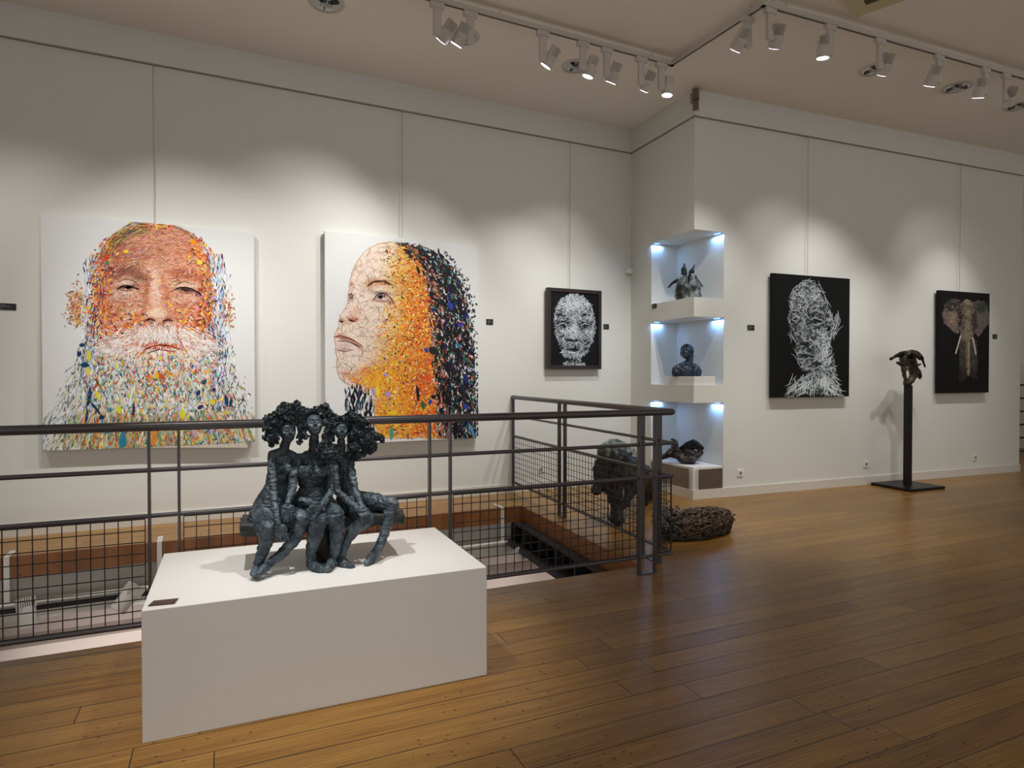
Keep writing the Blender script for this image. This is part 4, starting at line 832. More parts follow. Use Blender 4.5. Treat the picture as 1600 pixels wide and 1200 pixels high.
for ln_ in ([(1237, 497), (1242, 494), (1249, 498), (1244, 503), (1238, 501)], [(1266, 500), (1274, 496), (1284, 500), (1286, 505), (1276, 508), (1268, 505)], [(1237, 486), (1246, 485), (1253, 490)], [(1264, 488), (1276, 484), (1288, 490)], [(1256, 492), (1254, 512), (1252, 526), (1258, 533), (1266, 532)], [(1246, 552), (1254, 549), (1266, 554)], [(1248, 560), (1256, 562), (1264, 558)], [(1270, 576), (1290, 566), (1300, 556)], [(1228, 616), (1244, 598), (1266, 584), (1284, 582), (1300, 596), (1314, 616)]):
    line(S4, ln_, .8, (190, 202, 210), 2, 1.0)
S4.mesh(cv, (a0, a1, zb, zt), 'brushwork', o)
hang_cable(1265, cv, zt, 'thin steel cable above the long-necked portrait')
# 5: elephant
cv = Canvas(*WB, .075)
a0, a1 = cv.pix([[1471, 500], [1548, 500]])[:, 0]; zt = cv.pix([[1471, 453.5]])[0, 1]; zb = cv.pix([[1464, 614.5]])[0, 1]
a0 = cv.pix([[1467.5, 500]])[0, 0]; a1 = cv.pix([[1546, 500]])[0, 0]
o = thing('painting', 'tall narrow black canvas of an elephant facing forward in muted pastel tones', 'painting', tuple(cv.world(np.array((a0 + a1) / 2), np.array(zb))))
cv.body(a0, a1, zb, zt, .045, 'canvas', M_canvas_b, o)
EAR_L = [(1477, 474), (1487, 467), (1500, 468), (1504, 476), (1503, 500), (1498, 522), (1490, 520), (1482, 512), (1474, 504), (1472, 490)]
EAR_R = [(1519, 472), (1530, 469), (1541, 474), (1545, 488), (1545, 506), (1538, 514), (1529, 528), (1522, 520), (1518, 500)]
HEAD = [(1500, 474), (1508, 467), (1516, 468), (1522, 476), (1524, 495), (1522, 512), (1521, 530), (1516, 534), (1515, 588), (1511, 588), (1508, 534), (1501, 530), (1499, 515), (1498, 495)]
LEGS = [(1498, 530), (1526, 530), (1527, 560), (1527, 592), (1518, 593), (1515, 585), (1506, 596), (1497, 597), (1499, 575)]
def fn5(p):
    c = np.tile(np.array([62., 58, 58]), (len(p), 1)); k = inpoly(p, EAR_L); c[k] = (112, 98, 98); k = inpoly(p, EAR_R); c[k] = (102, 98, 96); k = inpoly(p, HEAD); c[k] = (134, 127, 110)
    c = paint_over_c(p, c, [((1487, 478, 9, 7), (46, 44, 44), .8), ((1534, 481, 8, 9), (52, 62, 56), .8), ((1504, 496, 4, 22), (50, 36, 38), .8), ((1521, 500, 4, 20), (56, 38, 44), .8), ((1511, 480, 8, 4), (72, 68, 60), .7), ((1511, 497, 9, 4), (84, 74, 60), .6), ((1512, 570, 3, 30), (150, 136, 104), .7)])
    return c * np.clip(1.2 - np.clip(p[:, 1] - 555, 0, 60) / 50, .25, 1)[:, None] + rng.normal(0, 6, (len(p), 1)), inpoly(p, EAR_L) | inpoly(p, EAR_R) | inpoly(p, HEAD) | inpoly(p, LEGS)
def paint_over_c(p, c, layers):
    for b, rgb, a in layers: w = (blob(p, b) * a)[:, None]; c = c * (1 - w) + np.asarray(rgb, float) * w
    return c
undercoat(cv, (1471, 464, 1547, 600), 1.2, fn5, 'underpainting', o)
S5 = Strokes()
for poly, n, pal in ((EAR_L, 500, [(124, 104, 108), (100, 90, 88), (138, 120, 112), (66, 64, 62), (140, 126, 106)]), (EAR_R, 450, [(112, 98, 104), (84, 92, 84), (110, 104, 98), (122, 94, 94), (62, 66, 62)]), (LEGS, 600, [(60, 60, 60), (80, 76, 70), (40, 42, 42), (110, 96, 84), (90, 60, 60)]), (HEAD, 500, [(140, 128, 100), (160, 146, 112), (110, 98, 82), (80, 72, 66), (150, 110, 90)])):
    P_ = np.array(poly); p = np.stack([rng.uniform(P_[:, 0].min(), P_[:, 0].max(), n), rng.uniform(P_[:, 1].min(), P_[:, 1].max(), n)], 1); p = p[inpoly(p, poly)]
    fade = np.clip(1.15 - np.clip(p[:, 1] - 560, 0, 40) / 50, .2, 1)[:, None]
    S5.add(p, rng.uniform(0, 3.14, len(p)), rng.uniform(1.5, 4, len(p)), rng.uniform(.5, 1.3, len(p)), rng.normal(0, 1, len(p)), vary(pick(pal, len(p)), 12, 6) * fade)
ov = [((1487, 478, 9, 7), (46, 46, 42), .8), ]
n = 150; S5.add(np.stack([rng.normal(1487, 6, n), rng.normal(478, 5, n)], 1), rng.uniform(0, 3, n), 3, 1, 0, vary(np.tile((44., 46, 42), (n, 1)), 8, 5)); S5.add(np.stack([rng.normal(1534, 5, n), rng.normal(480, 5, n)], 1), rng.uniform(0, 3, n), 3, 1, 0, vary(np.tile((50., 64, 54), (n, 1)), 8, 5))
n = 90; S5.add(np.stack([rng.normal(1489, 4, n), rng.normal(498, 6, n)], 1), 1, 3, 1.2, 0, vary(np.tile((160., 142, 110), (n, 1)), 10, 6)); n = 120; S5.add(np.stack([rng.normal(1500, 2, n), rng.normal(494, 12, n)], 1), 1.4, 3, 1, 0, vary(np.tile((46., 34, 34), (n, 1)), 6, 4)); S5.add(np.stack([rng.normal(1522, 2, n), rng.normal(498, 12, n)], 1), 1.7, 3, 1, 0, vary(np.tile((60., 44, 46), (n, 1)), 6, 4))
n = 70; S5.add(np.stack([rng.normal(1513, 1, n), rng.uniform(530, 588, n)], 1), 1.57, 4, 1, 0, vary(np.tile((168., 150, 112), (n, 1)), 14, 6))
for x0, y0, x1, y1 in ((1500, 527, 1493.5, 550), (1520, 530, 1524, 551)):
    t = np.linspace(0, 1, 6); S5.add(np.stack([x0 + (x1 - x0) * t, y0 + (y1 - y0) * t], 1), math.atan2(y1 - y0, x1 - x0), 7, 2.4, 0, (206, 200, 186))
S5.add(np.stack([np.linspace(1532, 1540, 5), np.full(5, 611.) + rng.normal(0, .3, 5)], 1), .5, 1.6, .4, .5, (90, 90, 90))
S5.mesh(cv, (a0, a1, zb, zt), 'brushwork', o)
hang_cable(1503.5, cv, zt, 'thin steel cable above the elephant painting')
# ------------------------------------------------------------------ sculpting
def hash3(i, j, k, seed):
    h = (i * 374761393 + j * 668265263 + k * 2147483647 + seed * 1274126177).astype(np.int64) & 0xffffffff
    h = ((h ^ (h >> 13)) * 1274126177) & 0xffffffff
    return ((h ^ (h >> 16)) & 0xffff) / 65535.0 * 2 - 1
def vnoise(p, seed=0):
    i = np.floor(p).astype(np.int64); f = p - i; f = f * f * (3 - 2 * f); r = 0
    for a in (0, 1):
        for b_ in (0, 1):
            for c_ in (0, 1):
                w = (f[:, 0] if a else 1 - f[:, 0]) * (f[:, 1] if b_ else 1 - f[:, 1]) * (f[:, 2] if c_ else 1 - f[:, 2])
                r = r + w * hash3(i[:, 0] + a, i[:, 1] + b_, i[:, 2] + c_, seed)
    return r
def fbm(p, seed=0, o=3):
    return sum(vnoise(p * 2 ** k, seed + k) / 2 ** k for k in range(o))
def ridged(p, seed=0): return 1 - 2 * np.abs(vnoise(p, seed))
def sculpt(m, name, mt, parent, voxel, smooth=4, disp=None, base=None):
    o = m.build(name, mt, parent)
    r = o.modifiers.new('r', 'REMESH'); r.mode = 'VOXEL'; r.voxel_size = voxel
    if smooth: s_ = o.modifiers.new('s', 'SMOOTH'); s_.factor = .5; s_.iterations = smooth
    bpy.context.view_layer.update(); dg = bpy.context.evaluated_depsgraph_get()
    me = bpy.data.meshes.new_from_object(o.evaluated_get(dg)); o.modifiers.clear(); old = o.data; o.data = me; bpy.data.meshes.remove(old)
    n = len(me.vertices); V = np.zeros(n * 3, np.float32); me.vertices.foreach_get('co', V); V = V.reshape(-1, 3).astype(float)
    N = np.zeros(n * 3, np.float32); me.vertex_normals.foreach_get('vector', N); N = N.reshape(-1, 3)
    if disp is not None:
        V = V + N * disp(V)[:, None]
    if base is not None: V[:, 2] = np.maximum(V[:, 2], base)
    if disp is not None or base is not None:
        me.vertices.foreach_set('co', V.astype(np.float32).ravel())
    me.polygons.foreach_set('use_smooth', np.ones(len(me.polygons), bool)); me.update()
    if not me.materials: me.materials.append(mt)
    return o
def gauss(V, c, r): d = V - np.asarray(c); return np.exp(-(d * d).sum(1) / (r * r))
class Head:
    def __init__(s, c, fwd, up, h):
        s.c = Vector(c); s.f = Vector(fwd).normalized(); s.u = (Vector(up) - s.f * Vector(up).dot(s.f)).normalized(); s.r = s.f.cross(s.u); s.h = h
    def p(s, x, y, z): return s.c + (s.r * x + s.f * y + s.u * z) * s.h       # x to the figure's own right, y forward, z up; unit = half the head height
    def prims(s, m, ears=True, neck=None):
        R = Matrix((s.r, s.f, s.u)).transposed().to_4x4(); h = s.h
        m.ball(s.p(0, -.12, .18), (.74 * h, .86 * h, .80 * h), R, 24, 16); m.ball(s.p(0, .16, -.30), (.56 * h, .58 * h, .64 * h), R, 20, 14)
        m.ball(s.p(0, .46, -.78), (.24 * h, .22 * h, .20 * h), R); m.ball(s.p(0, .58, .34), (.46 * h, .16 * h, .14 * h), R)
        for q in (-1, 1):
            m.ball(s.p(.36 * q, .42, -.18), (.22 * h, .24 * h, .22 * h), R)
            if ears: m.ball(s.p(.74 * q, -.08, -.08), (.07 * h, .17 * h, .25 * h), R)
        m.limb([s.p(0, .70, .22), s.p(0, .84, -.02), s.p(0, .94, -.16)], [.08 * h, .10 * h, .125 * h])
        for q in (-1, 1): m.ball(s.p(.11 * q, .84, -.18), .085 * h)
        m.ball(s.p(0, .78, -.42), (.22 * h, .10 * h, .055 * h), R); m.ball(s.p(0, .77, -.545), (.19 * h, .11 * h, .065 * h), R)
    def disp(s, V):
        h = s.h; d = 0
        for q in (-1, 1):
            d = d - .20 * h * gauss(V, s.p(.31 * q, .76, .12), .20 * h) + .17 * h * gauss(V, s.p(.31 * q, .70, .10), .115 * h)
            d = d - .06 * h * gauss(V, s.p(.12 * q, .86, -.26), .06 * h)
        for x in (-.16, -.05, .05, .16): d = d - .07 * h * gauss(V, s.p(x, .86, -.485), .06 * h)
        return d
def hand(m, w, d, side, nrm, s, curl=.35, spread=.16):
    """wrist w, pointing d, thumb towards side, back of the hand nrm"""
    w, d, side, nrm = Vector(w), Vector(d).normalized(), Vector(side).normalized(), Vector(nrm).normalized()
    for k in range(4):
        x = (k - 1.5) * .26; m.limb([w, w + d * .45 * s - side * x * s * .6, w + d * .95 * s - side * x * s * .95], [.19 * s, .17 * s, .14 * s])
        L = (.78, .9, .84, .66)[k] * s; b = w + d * .95 * s - side * x * s; dd = (d - side * x * spread * 2).normalized()
        p1 = b + dd * L * .45; p2 = p1 + (dd - nrm * curl).normalized() * L * .32; p3 = p2 + (dd - nrm * curl * 2).normalized() * L * .26
        m.limb([b, p1, p2, p3], [.125 * s, .115 * s, .105 * s, .085 * s])
    t0 = w + d * .25 * s + side * .22 * s; t1 = t0 + (d * .5 + side * .6).normalized() * .42 * s; m.limb([w + d * .1 * s, t0, t1, t1 + (d + side * .2).normalized() * .34 * s], [.16 * s, .15 * s, .12 * s, .09 * s])

BRONZE = patina('dark_bronze', (58, 70, 80), (94, 108, 116), 26, rough=.5, metal=.25, bump=(180, .5, .002))
HAIRM = patina('dark_bronze_hair', (48, 57, 62), (80, 92, 98), 30, rough=.52, metal=.25, bump=(200, .5, .002))
BLACKB = patina('black_bronze', (30, 30, 30), (62, 58, 54), 30, rough=.42, metal=.4, bump=(120, .6, .003))
BENCHM = patina('bench_bronze', (42, 46, 48), (66, 68, 68), 14, rough=.6, metal=.2, bump=(60, .7, .004))

grp = thing('bronze_sculpture', 'dark bronze sculpture of three bushy-haired women seated on a bench, on the white pedestal', 'sculpture', (.6, 3.15, PT))
def A(px, py, Y): return at_y(px, py, Y)
# bench, drum under it
t = MB(); q0 = A(376, 822, 3.10); q1 = A(634, 806, 3.04); zt_ = .722
a_ = Vector((q0.x, 3.12, 0)); b__ = Vector((q1.x, 3.06, 0)); dd = b__ - a_; F_ = frame_z(a_, math.atan2(dd.y, dd.x))
t.box(0, dd.length, 0, .27, zt_ - .055, zt_, F_)
def dplank(V): return .006 * fbm(V * np.array([18, 18, 60]), 3) + .003 * ridged(V * np.array([8, 8, 120]), 5)
sculpt(t, 'bench', BENCHM, grp, .006, 2, dplank)
t = MB(); dc = A(506, 850, 3.20); t.tube((dc.x, 3.19, PT), (dc.x, 3.19, zt_ - .04), .078, .074, n=32); t.build('drum', BLACKB, grp)
HU = .0031                            # metres per picture pixel here
def creases(V, amp=1.0, sd=0):
    return amp * (.0022 * ridged(V * np.array([26, 26, 95]) + fbm(V * 14, sd)[:, None] * 1.3, sd) + .0016 * fbm(V * 60, sd + 9) + .0011 * ridged(V * np.array([60, 60, 150.]), sd + 4))
def figure(name_label, head, neck, prim_fn, sd):
    m = MB(); head.prims(m, ears=False); m.limb(neck[0], neck[1]); prim_fn(m)
    hc = np.array(head.c)
    def d(V):
        near = np.exp(-((V - hc) ** 2).sum(1) / (head.h * 1.25) ** 2)
        return creases(V, 1.35, sd) * np.clip(1 - near * 1.6, .08, 1) + head.disp(V)
    o = sculpt(m, 'seated_woman', BRONZE, grp, .0025, 3, d, PT + .0005); o['label'] = name_label
    return o
def torso(m, pts, rx, ry):            # stack of flattened balls with connecting interpolation
    pts = [Vector(p) for p in pts]; n = 0
    for k in range(len(pts) - 1):
        for j in range(8):
            t_ = j / 8; c = pts[k].lerp(pts[k + 1], t_); m.ball(c, (rx[k] * (1 - t_) + rx[k + 1] * t_, ry[k] * (1 - t_) + ry[k + 1] * t_, .028), None, 20, 10)
    m.ball(pts[-1], (rx[-1], ry[-1], .028), None, 20, 10)

# left woman
YF = 3.19
hd = Head(A(449, 675, 3.13), (.18, -1, .18), (0, .15, 1), .054)
def left_fn(m):
    torso(m, [A(427, 806, 3.20), A(428, 785, 3.215), A(436, 755, 3.21), A(440, 730, 3.185), A(442, 714, 3.175)], [.098, .090, .058, .060, .050], [.085, .085, .055, .052, .036])
    m.limb([A(426, 712, 3.17), A(442, 708, 3.17), A(458, 713, 3.17)], [.021, .026, .020])
    for px in (436, 450): m.ball(A(px, 732, 3.135), (.024, .022, .024))
    m.limb([A(412, 808, 3.20), A(416, 822, 3.10), A(421, 828, 3.03)], [.068, .050, .040])            # thigh
    m.limb([A(421, 828, 3.03), A(416, 846, 3.035), A(407, 872, 3.05), A(401, 889, 3.055)], [.037, .029, .021, .018])
    m.limb([A(402, 890, 3.06), A(399, 894, 3.02), A(396, 897, 2.985)], [.020, .018, .012])
    m.limb([A(440, 800, 3.20), A(456, 808, 3.10), A(470, 811, 3.03)], [.062, .046, .039])
    m.limb([A(470, 812, 3.03), A(462, 838, 3.03), A(444, 862, 3.03), A(421, 880, 3.02)], [.036, .031, .022, .017])
    m.limb([A(421, 880, 3.02), A(412, 889, 2.99), A(404, 897, 2.965)], [.018, .019, .013])
    m.limb([A(426, 713, 3.16), A(425, 740, 3.12), A(427, 770, 3.08)], [.021, .018, .0165])
    m.limb([A(427, 770, 3.08), A(430, 795, 3.02), A(434, 818, 2.985)], [.0165, .0145, .0115])
    hand(m, A(434, 819, 2.985), A(443, 845, 2.97) - A(434, 819, 2.985), (1, 0, .2), (0, -1, .3), .044)
    m.limb([A(458, 714, 3.17), A(459, 740, 3.18), A(457, 762, 3.17)], [.019, .017, .015])
figure('left woman, legs crossed at the ankles', hd, ([A(447, 690, 3.15), A(441, 712, 3.17)], [.021, .022]), left_fn, 11)
heads = [hd]
# middle woman
hd = Head(A(491, 665, 3.11), (-.05, -1, .42), (0, .35, 1), .055)
def mid_fn(m):
    torso(m, [A(486, 796, 3.19), A(486, 780, 3.19), A(490, 760, 3.19), A(489, 742, 3.175), A(490, 717, 3.17)], [.094, .084, .062, .078, .060], [.08, .075, .058, .060, .034])
    m.limb([A(467, 717, 3.16), A(478, 712, 3.165), A(504, 712, 3.165), A(514, 717, 3.16)], [.021, .022, .022, .021])
    for px in (476, 501): m.ball(A(px, 738, 3.133), (.040, .026, .036))
    m.limb([A(480, 792, 3.19), A(489, 803, 3.09), A(498, 812, 3.01)], [.058, .048, .041])
    m.limb([A(498, 812, 3.01), A(492, 838, 3.02), A(486, 862, 3.04), A(486, 880, 3.05)], [.038, .033, .022, .019])
    m.limb([A(487, 880, 3.05), A(493, 886, 3.0), A(503, 889, 2.965)], [.020, .019, .013])
    m.limb([A(505, 790, 3.19), A(515, 798, 3.09), A(524, 806, 3.01)], [.056, .048, .041])
    m.limb([A(524, 806, 3.01), A(527, 834, 3.02), A(524, 860, 3.03), A(519, 874, 3.03)], [.038, .032, .022, .019])
    m.limb([A(519, 874, 3.03), A(516, 882, 2.99), A(512, 889, 2.955)], [.020, .019, .013])
    m.limb([A(466, 718, 3.15), A(459, 742, 3.12), A(457, 762, 3.10)], [.021, .019, .017])
    m.limb([A(457, 762, 3.10), A(455, 772, 3.05), A(450, 786, 3.01)], [.018, .0165, .012])
    hand(m, A(450, 786, 3.01), A(447, 812, 2.985) - A(450, 786, 3.01), (1, 0, 0), (0, -1, .4), .044)
    m.limb([A(514, 718, 3.15), A(517, 742, 3.11), A(518, 764, 3.09)], [.020, .0175, .016])
    m.limb([A(518, 764, 3.09), A(511, 780, 3.03), A(503, 788, 2.985)], [.016, .014, .012])
    hand(m, A(503, 788, 2.985), A(484, 800, 2.955) - A(503, 788, 2.985), (-.3, -.3, 1), (.1, -.6, .8), .044)
    m.limb([A(470, 782, 3.10), A(485, 786, 3.06), A(498, 796, 3.01)], [.016, .015, .013])
figure('middle woman, chin raised', hd, ([A(491, 682, 3.13), A(490, 712, 3.165)], [.021, .024]), mid_fn, 23)
heads.append(hd)
# right woman
hd = Head(A(533, 673, 3.13), (-.05, -1, .30), (.1, .25, 1), .048)
def right_fn(m):
    torso(m, [A(548, 794, 3.22), A(546, 776, 3.21), A(540, 756, 3.19), A(537, 735, 3.18), A(535, 718, 3.17)], [.072, .062, .036, .040, .040], [.07, .06, .042, .042, .032])
    m.limb([A(521, 719, 3.16), A(534, 714, 3.17), A(547, 719, 3.16)], [.017, .02, .017])
    m.limb([A(545, 786, 3.19), A(558, 798, 3.09), A(571, 811, 3.00)], [.052, .043, .037])
    m.limb([A(571, 811, 3.00), A(552, 830, 3.02), A(539, 850, 3.04), A(532, 872, 3.05)], [.035, .027, .021, .017])
    m.limb([A(532, 873, 3.05), A(539, 881, 3.01), A(549, 886, 2.98)], [.020, .019, .013])
    m.limb([A(556, 782, 3.22), A(585, 784, 3.16), A(611, 788, 3.09)], [.048, .042, .037])
    m.limb([A(611, 788, 3.09), A(606, 816, 3.07), A(598, 842, 3.05), A(588, 862, 3.03)], [.034, .027, .021, .019])
    m.limb([A(588, 862, 3.03), A(580, 873, 3.01), A(574, 880, 2.985)], [.021, .022, .016])
    m.limb([A(521, 720, 3.15), A(524, 746, 3.10), A(527, 768, 3.07)], [.018, .016, .015])
    m.limb([A(527, 768, 3.07), A(546, 784, 3.02), A(558, 793, 2.975)], [.015, .014, .011])
    hand(m, A(558, 793, 2.975), A(577, 812, 2.94) - A(558, 793, 2.975), (1, 0, .5), (.2, -.5, .9), .038)
    m.limb([A(547, 720, 3.15), A(551, 744, 3.11), A(555, 766, 3.07)], [.017, .015, .014])
    m.limb([A(555, 766, 3.07), A(562, 784, 3.02), A(568, 797, 2.975)], [.014, .013, .010])
    hand(m, A(568, 797, 2.975), A(572, 818, 2.955) - A(568, 797, 2.975), (-1, 0, .1), (.1, -.8, .6), .034)
    m.limb([A(575, 818, 3.12), A(598, 815, 3.12), A(612, 812, 3.12)], [.012, .010, .008])
figure('right woman, knees turned to the side', hd, ([A(533, 688, 3.15), A(534, 714, 3.17)], [.018, .020]), right_fn, 37)
heads.append(hd)

# hair: clumps of small curled petals
prng = random.Random(5)
def petal(m, c, ax, s):
    ax = ax.normalized(); a = ax.orthogonal().normalized(); a = (Matrix.Rotation(prng.uniform(0, 6.28), 3, ax) @ a); b = ax.cross(a)
    w, l, cup = s * prng.uniform(.6, 1), s * prng.uniform(.8, 1.3), prng.uniform(.4, 1.1); nu, nv = 5, 5; vs = []
    for side in (0, 1):
        for j in range(nv):
            v = j / (nv - 1)
            for i in range(nu):
                u = i / (nu - 1) * 2 - 1; r = math.sin(math.pi * min(1, .18 + v * .85)) ** .6
                h = cup * s * (.7 * v * v + .35 * u * u * v) + .10 * s * math.sin(u * 6 + v * 5)
                vs.append(c + a * (u * w * r) + b * ((v - .2) * l * (1 - .35 * v * cup)) + ax * (h - side * s * .16))
    F = [];  K = nu * nv
    for j in range(nv - 1):
        for i in range(nu - 1):
            q = j * nu + i; F += [(q, q + 1, q + nu + 1, q + nu), (K + q, K + q + nu, K + q + nu + 1, K + q + 1)]
    rim = [i for i in range(nu)] + [j * nu + nu - 1 for j in range(1, nv)] + [(nv - 1) * nu + i for i in range(nu - 2, -1, -1)] + [j * nu for j in range(nv - 2, 0, -1)]
    for k in range(len(rim)): p_, q_ = rim[k], rim[(k + 1) % len(rim)]; F.append((p_, K + p_, K + q_, q_))
    m.add(vs, F, False)
def hair(parent, clumps, backs, hh):
    m = MB()
    for px, py, Y, r in backs: m.ball(A(px, py, Y), r * HU, None, 14, 10)
    for px, py, r, *rest in clumps:
        Y = rest[0] if rest else 3.13; c = A(px, py, Y); R = r * HU
        m.ball(c, R * .74, None, 12, 8)
        n = int(24 + R * R * 62000)
        for _ in range(n):
            d = Vector((prng.gauss(0, 1), prng.gauss(-.25, 1), prng.gauss(.1, 1))).normalized()
            q_ = c + d * R * prng.uniform(.62, .95); e_ = q_ - hh.c
            if (e_ - hh.u * (-.1 * hh.h)).dot(hh.f) > 0 and abs(e_.dot(hh.r)) < .74 * hh.h and -1.1 * hh.h < e_.dot(hh.u) < .66 * hh.h: continue
            petal(m, q_, (d + Vector((prng.gauss(0, .6), prng.gauss(0, .6), prng.gauss(0, .6)))), prng.uniform(.009, .0155) * (1 if r > 6 else .7))
    return m
women = [c_ for c_ in bpy.data.objects if c_.name.startswith('seated_woman')]
H1 = [(424, 656, 10, 3.14), (419, 668, 8), (417, 683, 6), (427, 687, 8, 3.10), (431, 674, 8), (430, 660, 9), (446, 642, 13, 3.14), (436, 650, 10), (455, 650, 10, 3.12), (464, 643, 10), (464, 631, 5, 3.12), (464, 637, 5, 3.12), (455, 636, 6), (475, 645, 9, 3.14), (482, 650, 6, 3.14), (468, 656, 8, 3.12), (469, 668, 7, 3.11), (468, 681, 6, 3.11), (467, 691, 4, 3.11), (424, 695, 4), (438, 662, 6, 3.11), (432, 683, 5, 3.08)]
H2 = [(480, 653, 8, 3.15), (492, 648, 10, 3.16), (498, 642, 8, 3.14), (507, 637, 7, 3.13), (502, 648, 9, 3.13), (512, 647, 8), (519, 654, 7), (514, 662, 7, 3.10), (512, 672, 6, 3.10), (475, 662, 6, 3.12), (474, 674, 6, 3.11), (477, 681, 5, 3.10), (508, 681, 5, 3.1)]
H3 = [(547, 652, 9), (556, 655, 10), (565, 660, 9), (553, 667, 9), (520, 664, 7, 3.12), (516, 674, 7, 3.11), (519, 684, 6, 3.1), (510, 694, 9, 3.08), (504, 702, 8, 3.07), (512, 709, 10, 3.06), (520, 702, 8, 3.07), (521, 715, 8, 3.06), (512, 718, 5, 3.06), (552, 680, 9, 3.11), (564, 676, 10), (574, 682, 10), (562, 692, 10, 3.11), (551, 697, 8, 3.10), (572, 698, 9), (582, 690, 8), (583, 701, 6), (588, 681, 6), (595, 684, 5), (597, 689, 3), (556, 710, 8, 3.12), (546, 710, 6, 3.12), (568, 708, 6), (536, 656, 7, 3.13), (527, 656, 7, 3.13), (577, 672, 5), (574, 662, 4), (578, 706, 5)]
for w_, Hc, hh in zip(women, (H1, H2, H3), heads):
    bk = [(hh_px, hh_py, hh_Y, r) for hh_px, hh_py, hh_Y, r in ([(446, 664, 3.17, 13)] if w_ is women[0] else [(492, 657, 3.16, 13)] if w_ is women[1] else [(540, 668, 3.17, 13), (556, 688, 3.16, 14)])]
    hair(w_, Hc, bk, hh).build('hair', HAIRM, w_)

# ---- bust in the middle niche
M_bust = patina('blue_black_bronze', (40, 52, 64), (56, 70, 80), 18, rough=.35, metal=.4, bump=(50, .35, .003))
NP, NQ = (5.13, 5.85), (5.93, 5.25)          # the plane the niche pieces stand in, across the corner
def AN(px, py, dy=0.0): p_ = at_line(px, py, NP, NQ); return p_ + Vector((.6, .8, 0)) * dy
bz = 1.385
bust = thing('bust', 'dark blue-black bust of a bald figure looking up, on the plinth in the middle niche', 'sculpture', (NP[0], NP[1], bz))
sc = (AN(1082, 560) - AN(1072, 560)).length / 10
def B(px, py, dy=0.0): return AN(px, py, dy)
hd = Head(AN(1073, 549.5), (-.88, -.30, .42), (-.1, .2, 1), 14 * sc)
m = MB(); hd.prims(m)
m.limb([AN(1078, 555), AN(1077, 565), AN(1075, 574)], [6.2 * sc, 6.0 * sc, 8 * sc])
m.ball(B(1072, 580), (14 * sc, 12 * sc, 10 * sc)); m.ball(B(1058, 583, -.02), (8.5 * sc, 8.5 * sc, 9 * sc)); m.ball(B(1087, 582, .0), (9 * sc, 9 * sc, 10 * sc))
m.limb([B(1057, 577, -.02), B(1072, 570), B(1088, 576, .0)], [6 * sc, 7 * sc, 6 * sc])
def dbust(V):
    near = gauss(V, hd.c, 15 * sc)
    return hd.disp(V) + (1 - np.clip(near * 1.6, 0, 1)) * (.005 * fbm(V * 26, 2) + .006 * ridged(V * np.array([45, 45, 12]), 6)) + .001 * fbm(V * 60, 8)
sculpt(m, 'figure', M_bust, bust, .0042, 3, dbust, bz + .0005)

# ---- two penguins in the upper niche
M_pen = patina('silvery_patina', (48, 50, 50), (176, 186, 188), 9, rough=.42, metal=.45, bump=(40, .6, .006))
M_pen_d = patina('dark_patina', (22, 24, 28), (52, 54, 58), 20, rough=.4, metal=.4)
PZ = 2.276; s_ = sc; q_ = AN(1074, 463)
o = thing('bird_sculpture', 'silvery bronze sculpture of two penguins side by side in the upper niche', 'sculpture', (q_.x, q_.y, PZ))
def Q(px, py, dy=0.0): return AN(px, py, dy)
for k, (cx, hx) in enumerate(((1066, 1069), (1084, 1081.5))):
    m = MB()
    m.limb([Q(cx, 460), Q(cx, 448), Q(cx + (2 if k == 0 else -1), 437), Q(cx + (3 if k == 0 else -3), 430)], [10.5 * s_, 10.2 * s_, 7.4 * s_, 4 * s_])
    m.limb([Q(cx - 5, 462), Q(cx + 5, 462)], [7 * s_, 7 * s_])
    sculpt(m, 'body', M_pen, o, .006, 2, lambda V: .007 * fbm(V * 20, 4 + k) + .005 * ridged(V * np.array([18, 18, 8]), 9), PZ + .0005)
    m = MB()
    if k == 0: m.limb([Q(hx, 434), Q(hx, 428), Q(hx - .5, 421)], [3.8 * s_, 4.8 * s_, 4.4 * s_]).limb([Q(hx, 420), Q(hx, 415.5), Q(hx + .2, 411.5)], [3 * s_, 1.9 * s_, .9 * s_])
    else: m.limb([Q(hx - 5, 437), Q(hx - 3, 431), Q(hx - .5, 424.5)], [3.4 * s_, 3.4 * s_, 4.4 * s_]).limb([Q(hx, 422), Q(hx + 2, 418), Q(hx + 3.4, 413.5)], [2.8 * s_, 1.7 * s_, .8 * s_])
    sculpt(m, 'head', M_pen_d, o, .004, 2, lambda V: .002 * fbm(V * 60, 7))
    m = MB()
    if k == 0: m.limb([Q(1058, 438), Q(1051, 442), Q(1044.5, 449)], [3 * s_, 2.4 * s_, 1.2 * s_])
    else: m.limb([Q(1090, 438), Q(1095, 444), Q(1098, 448)], [2 * s_, 1.4 * s_, .8 * s_])
    sculpt(m, 'wing', M_pen_d, o, .004, 2, lambda V: .0015 * fbm(V * 60, 7))

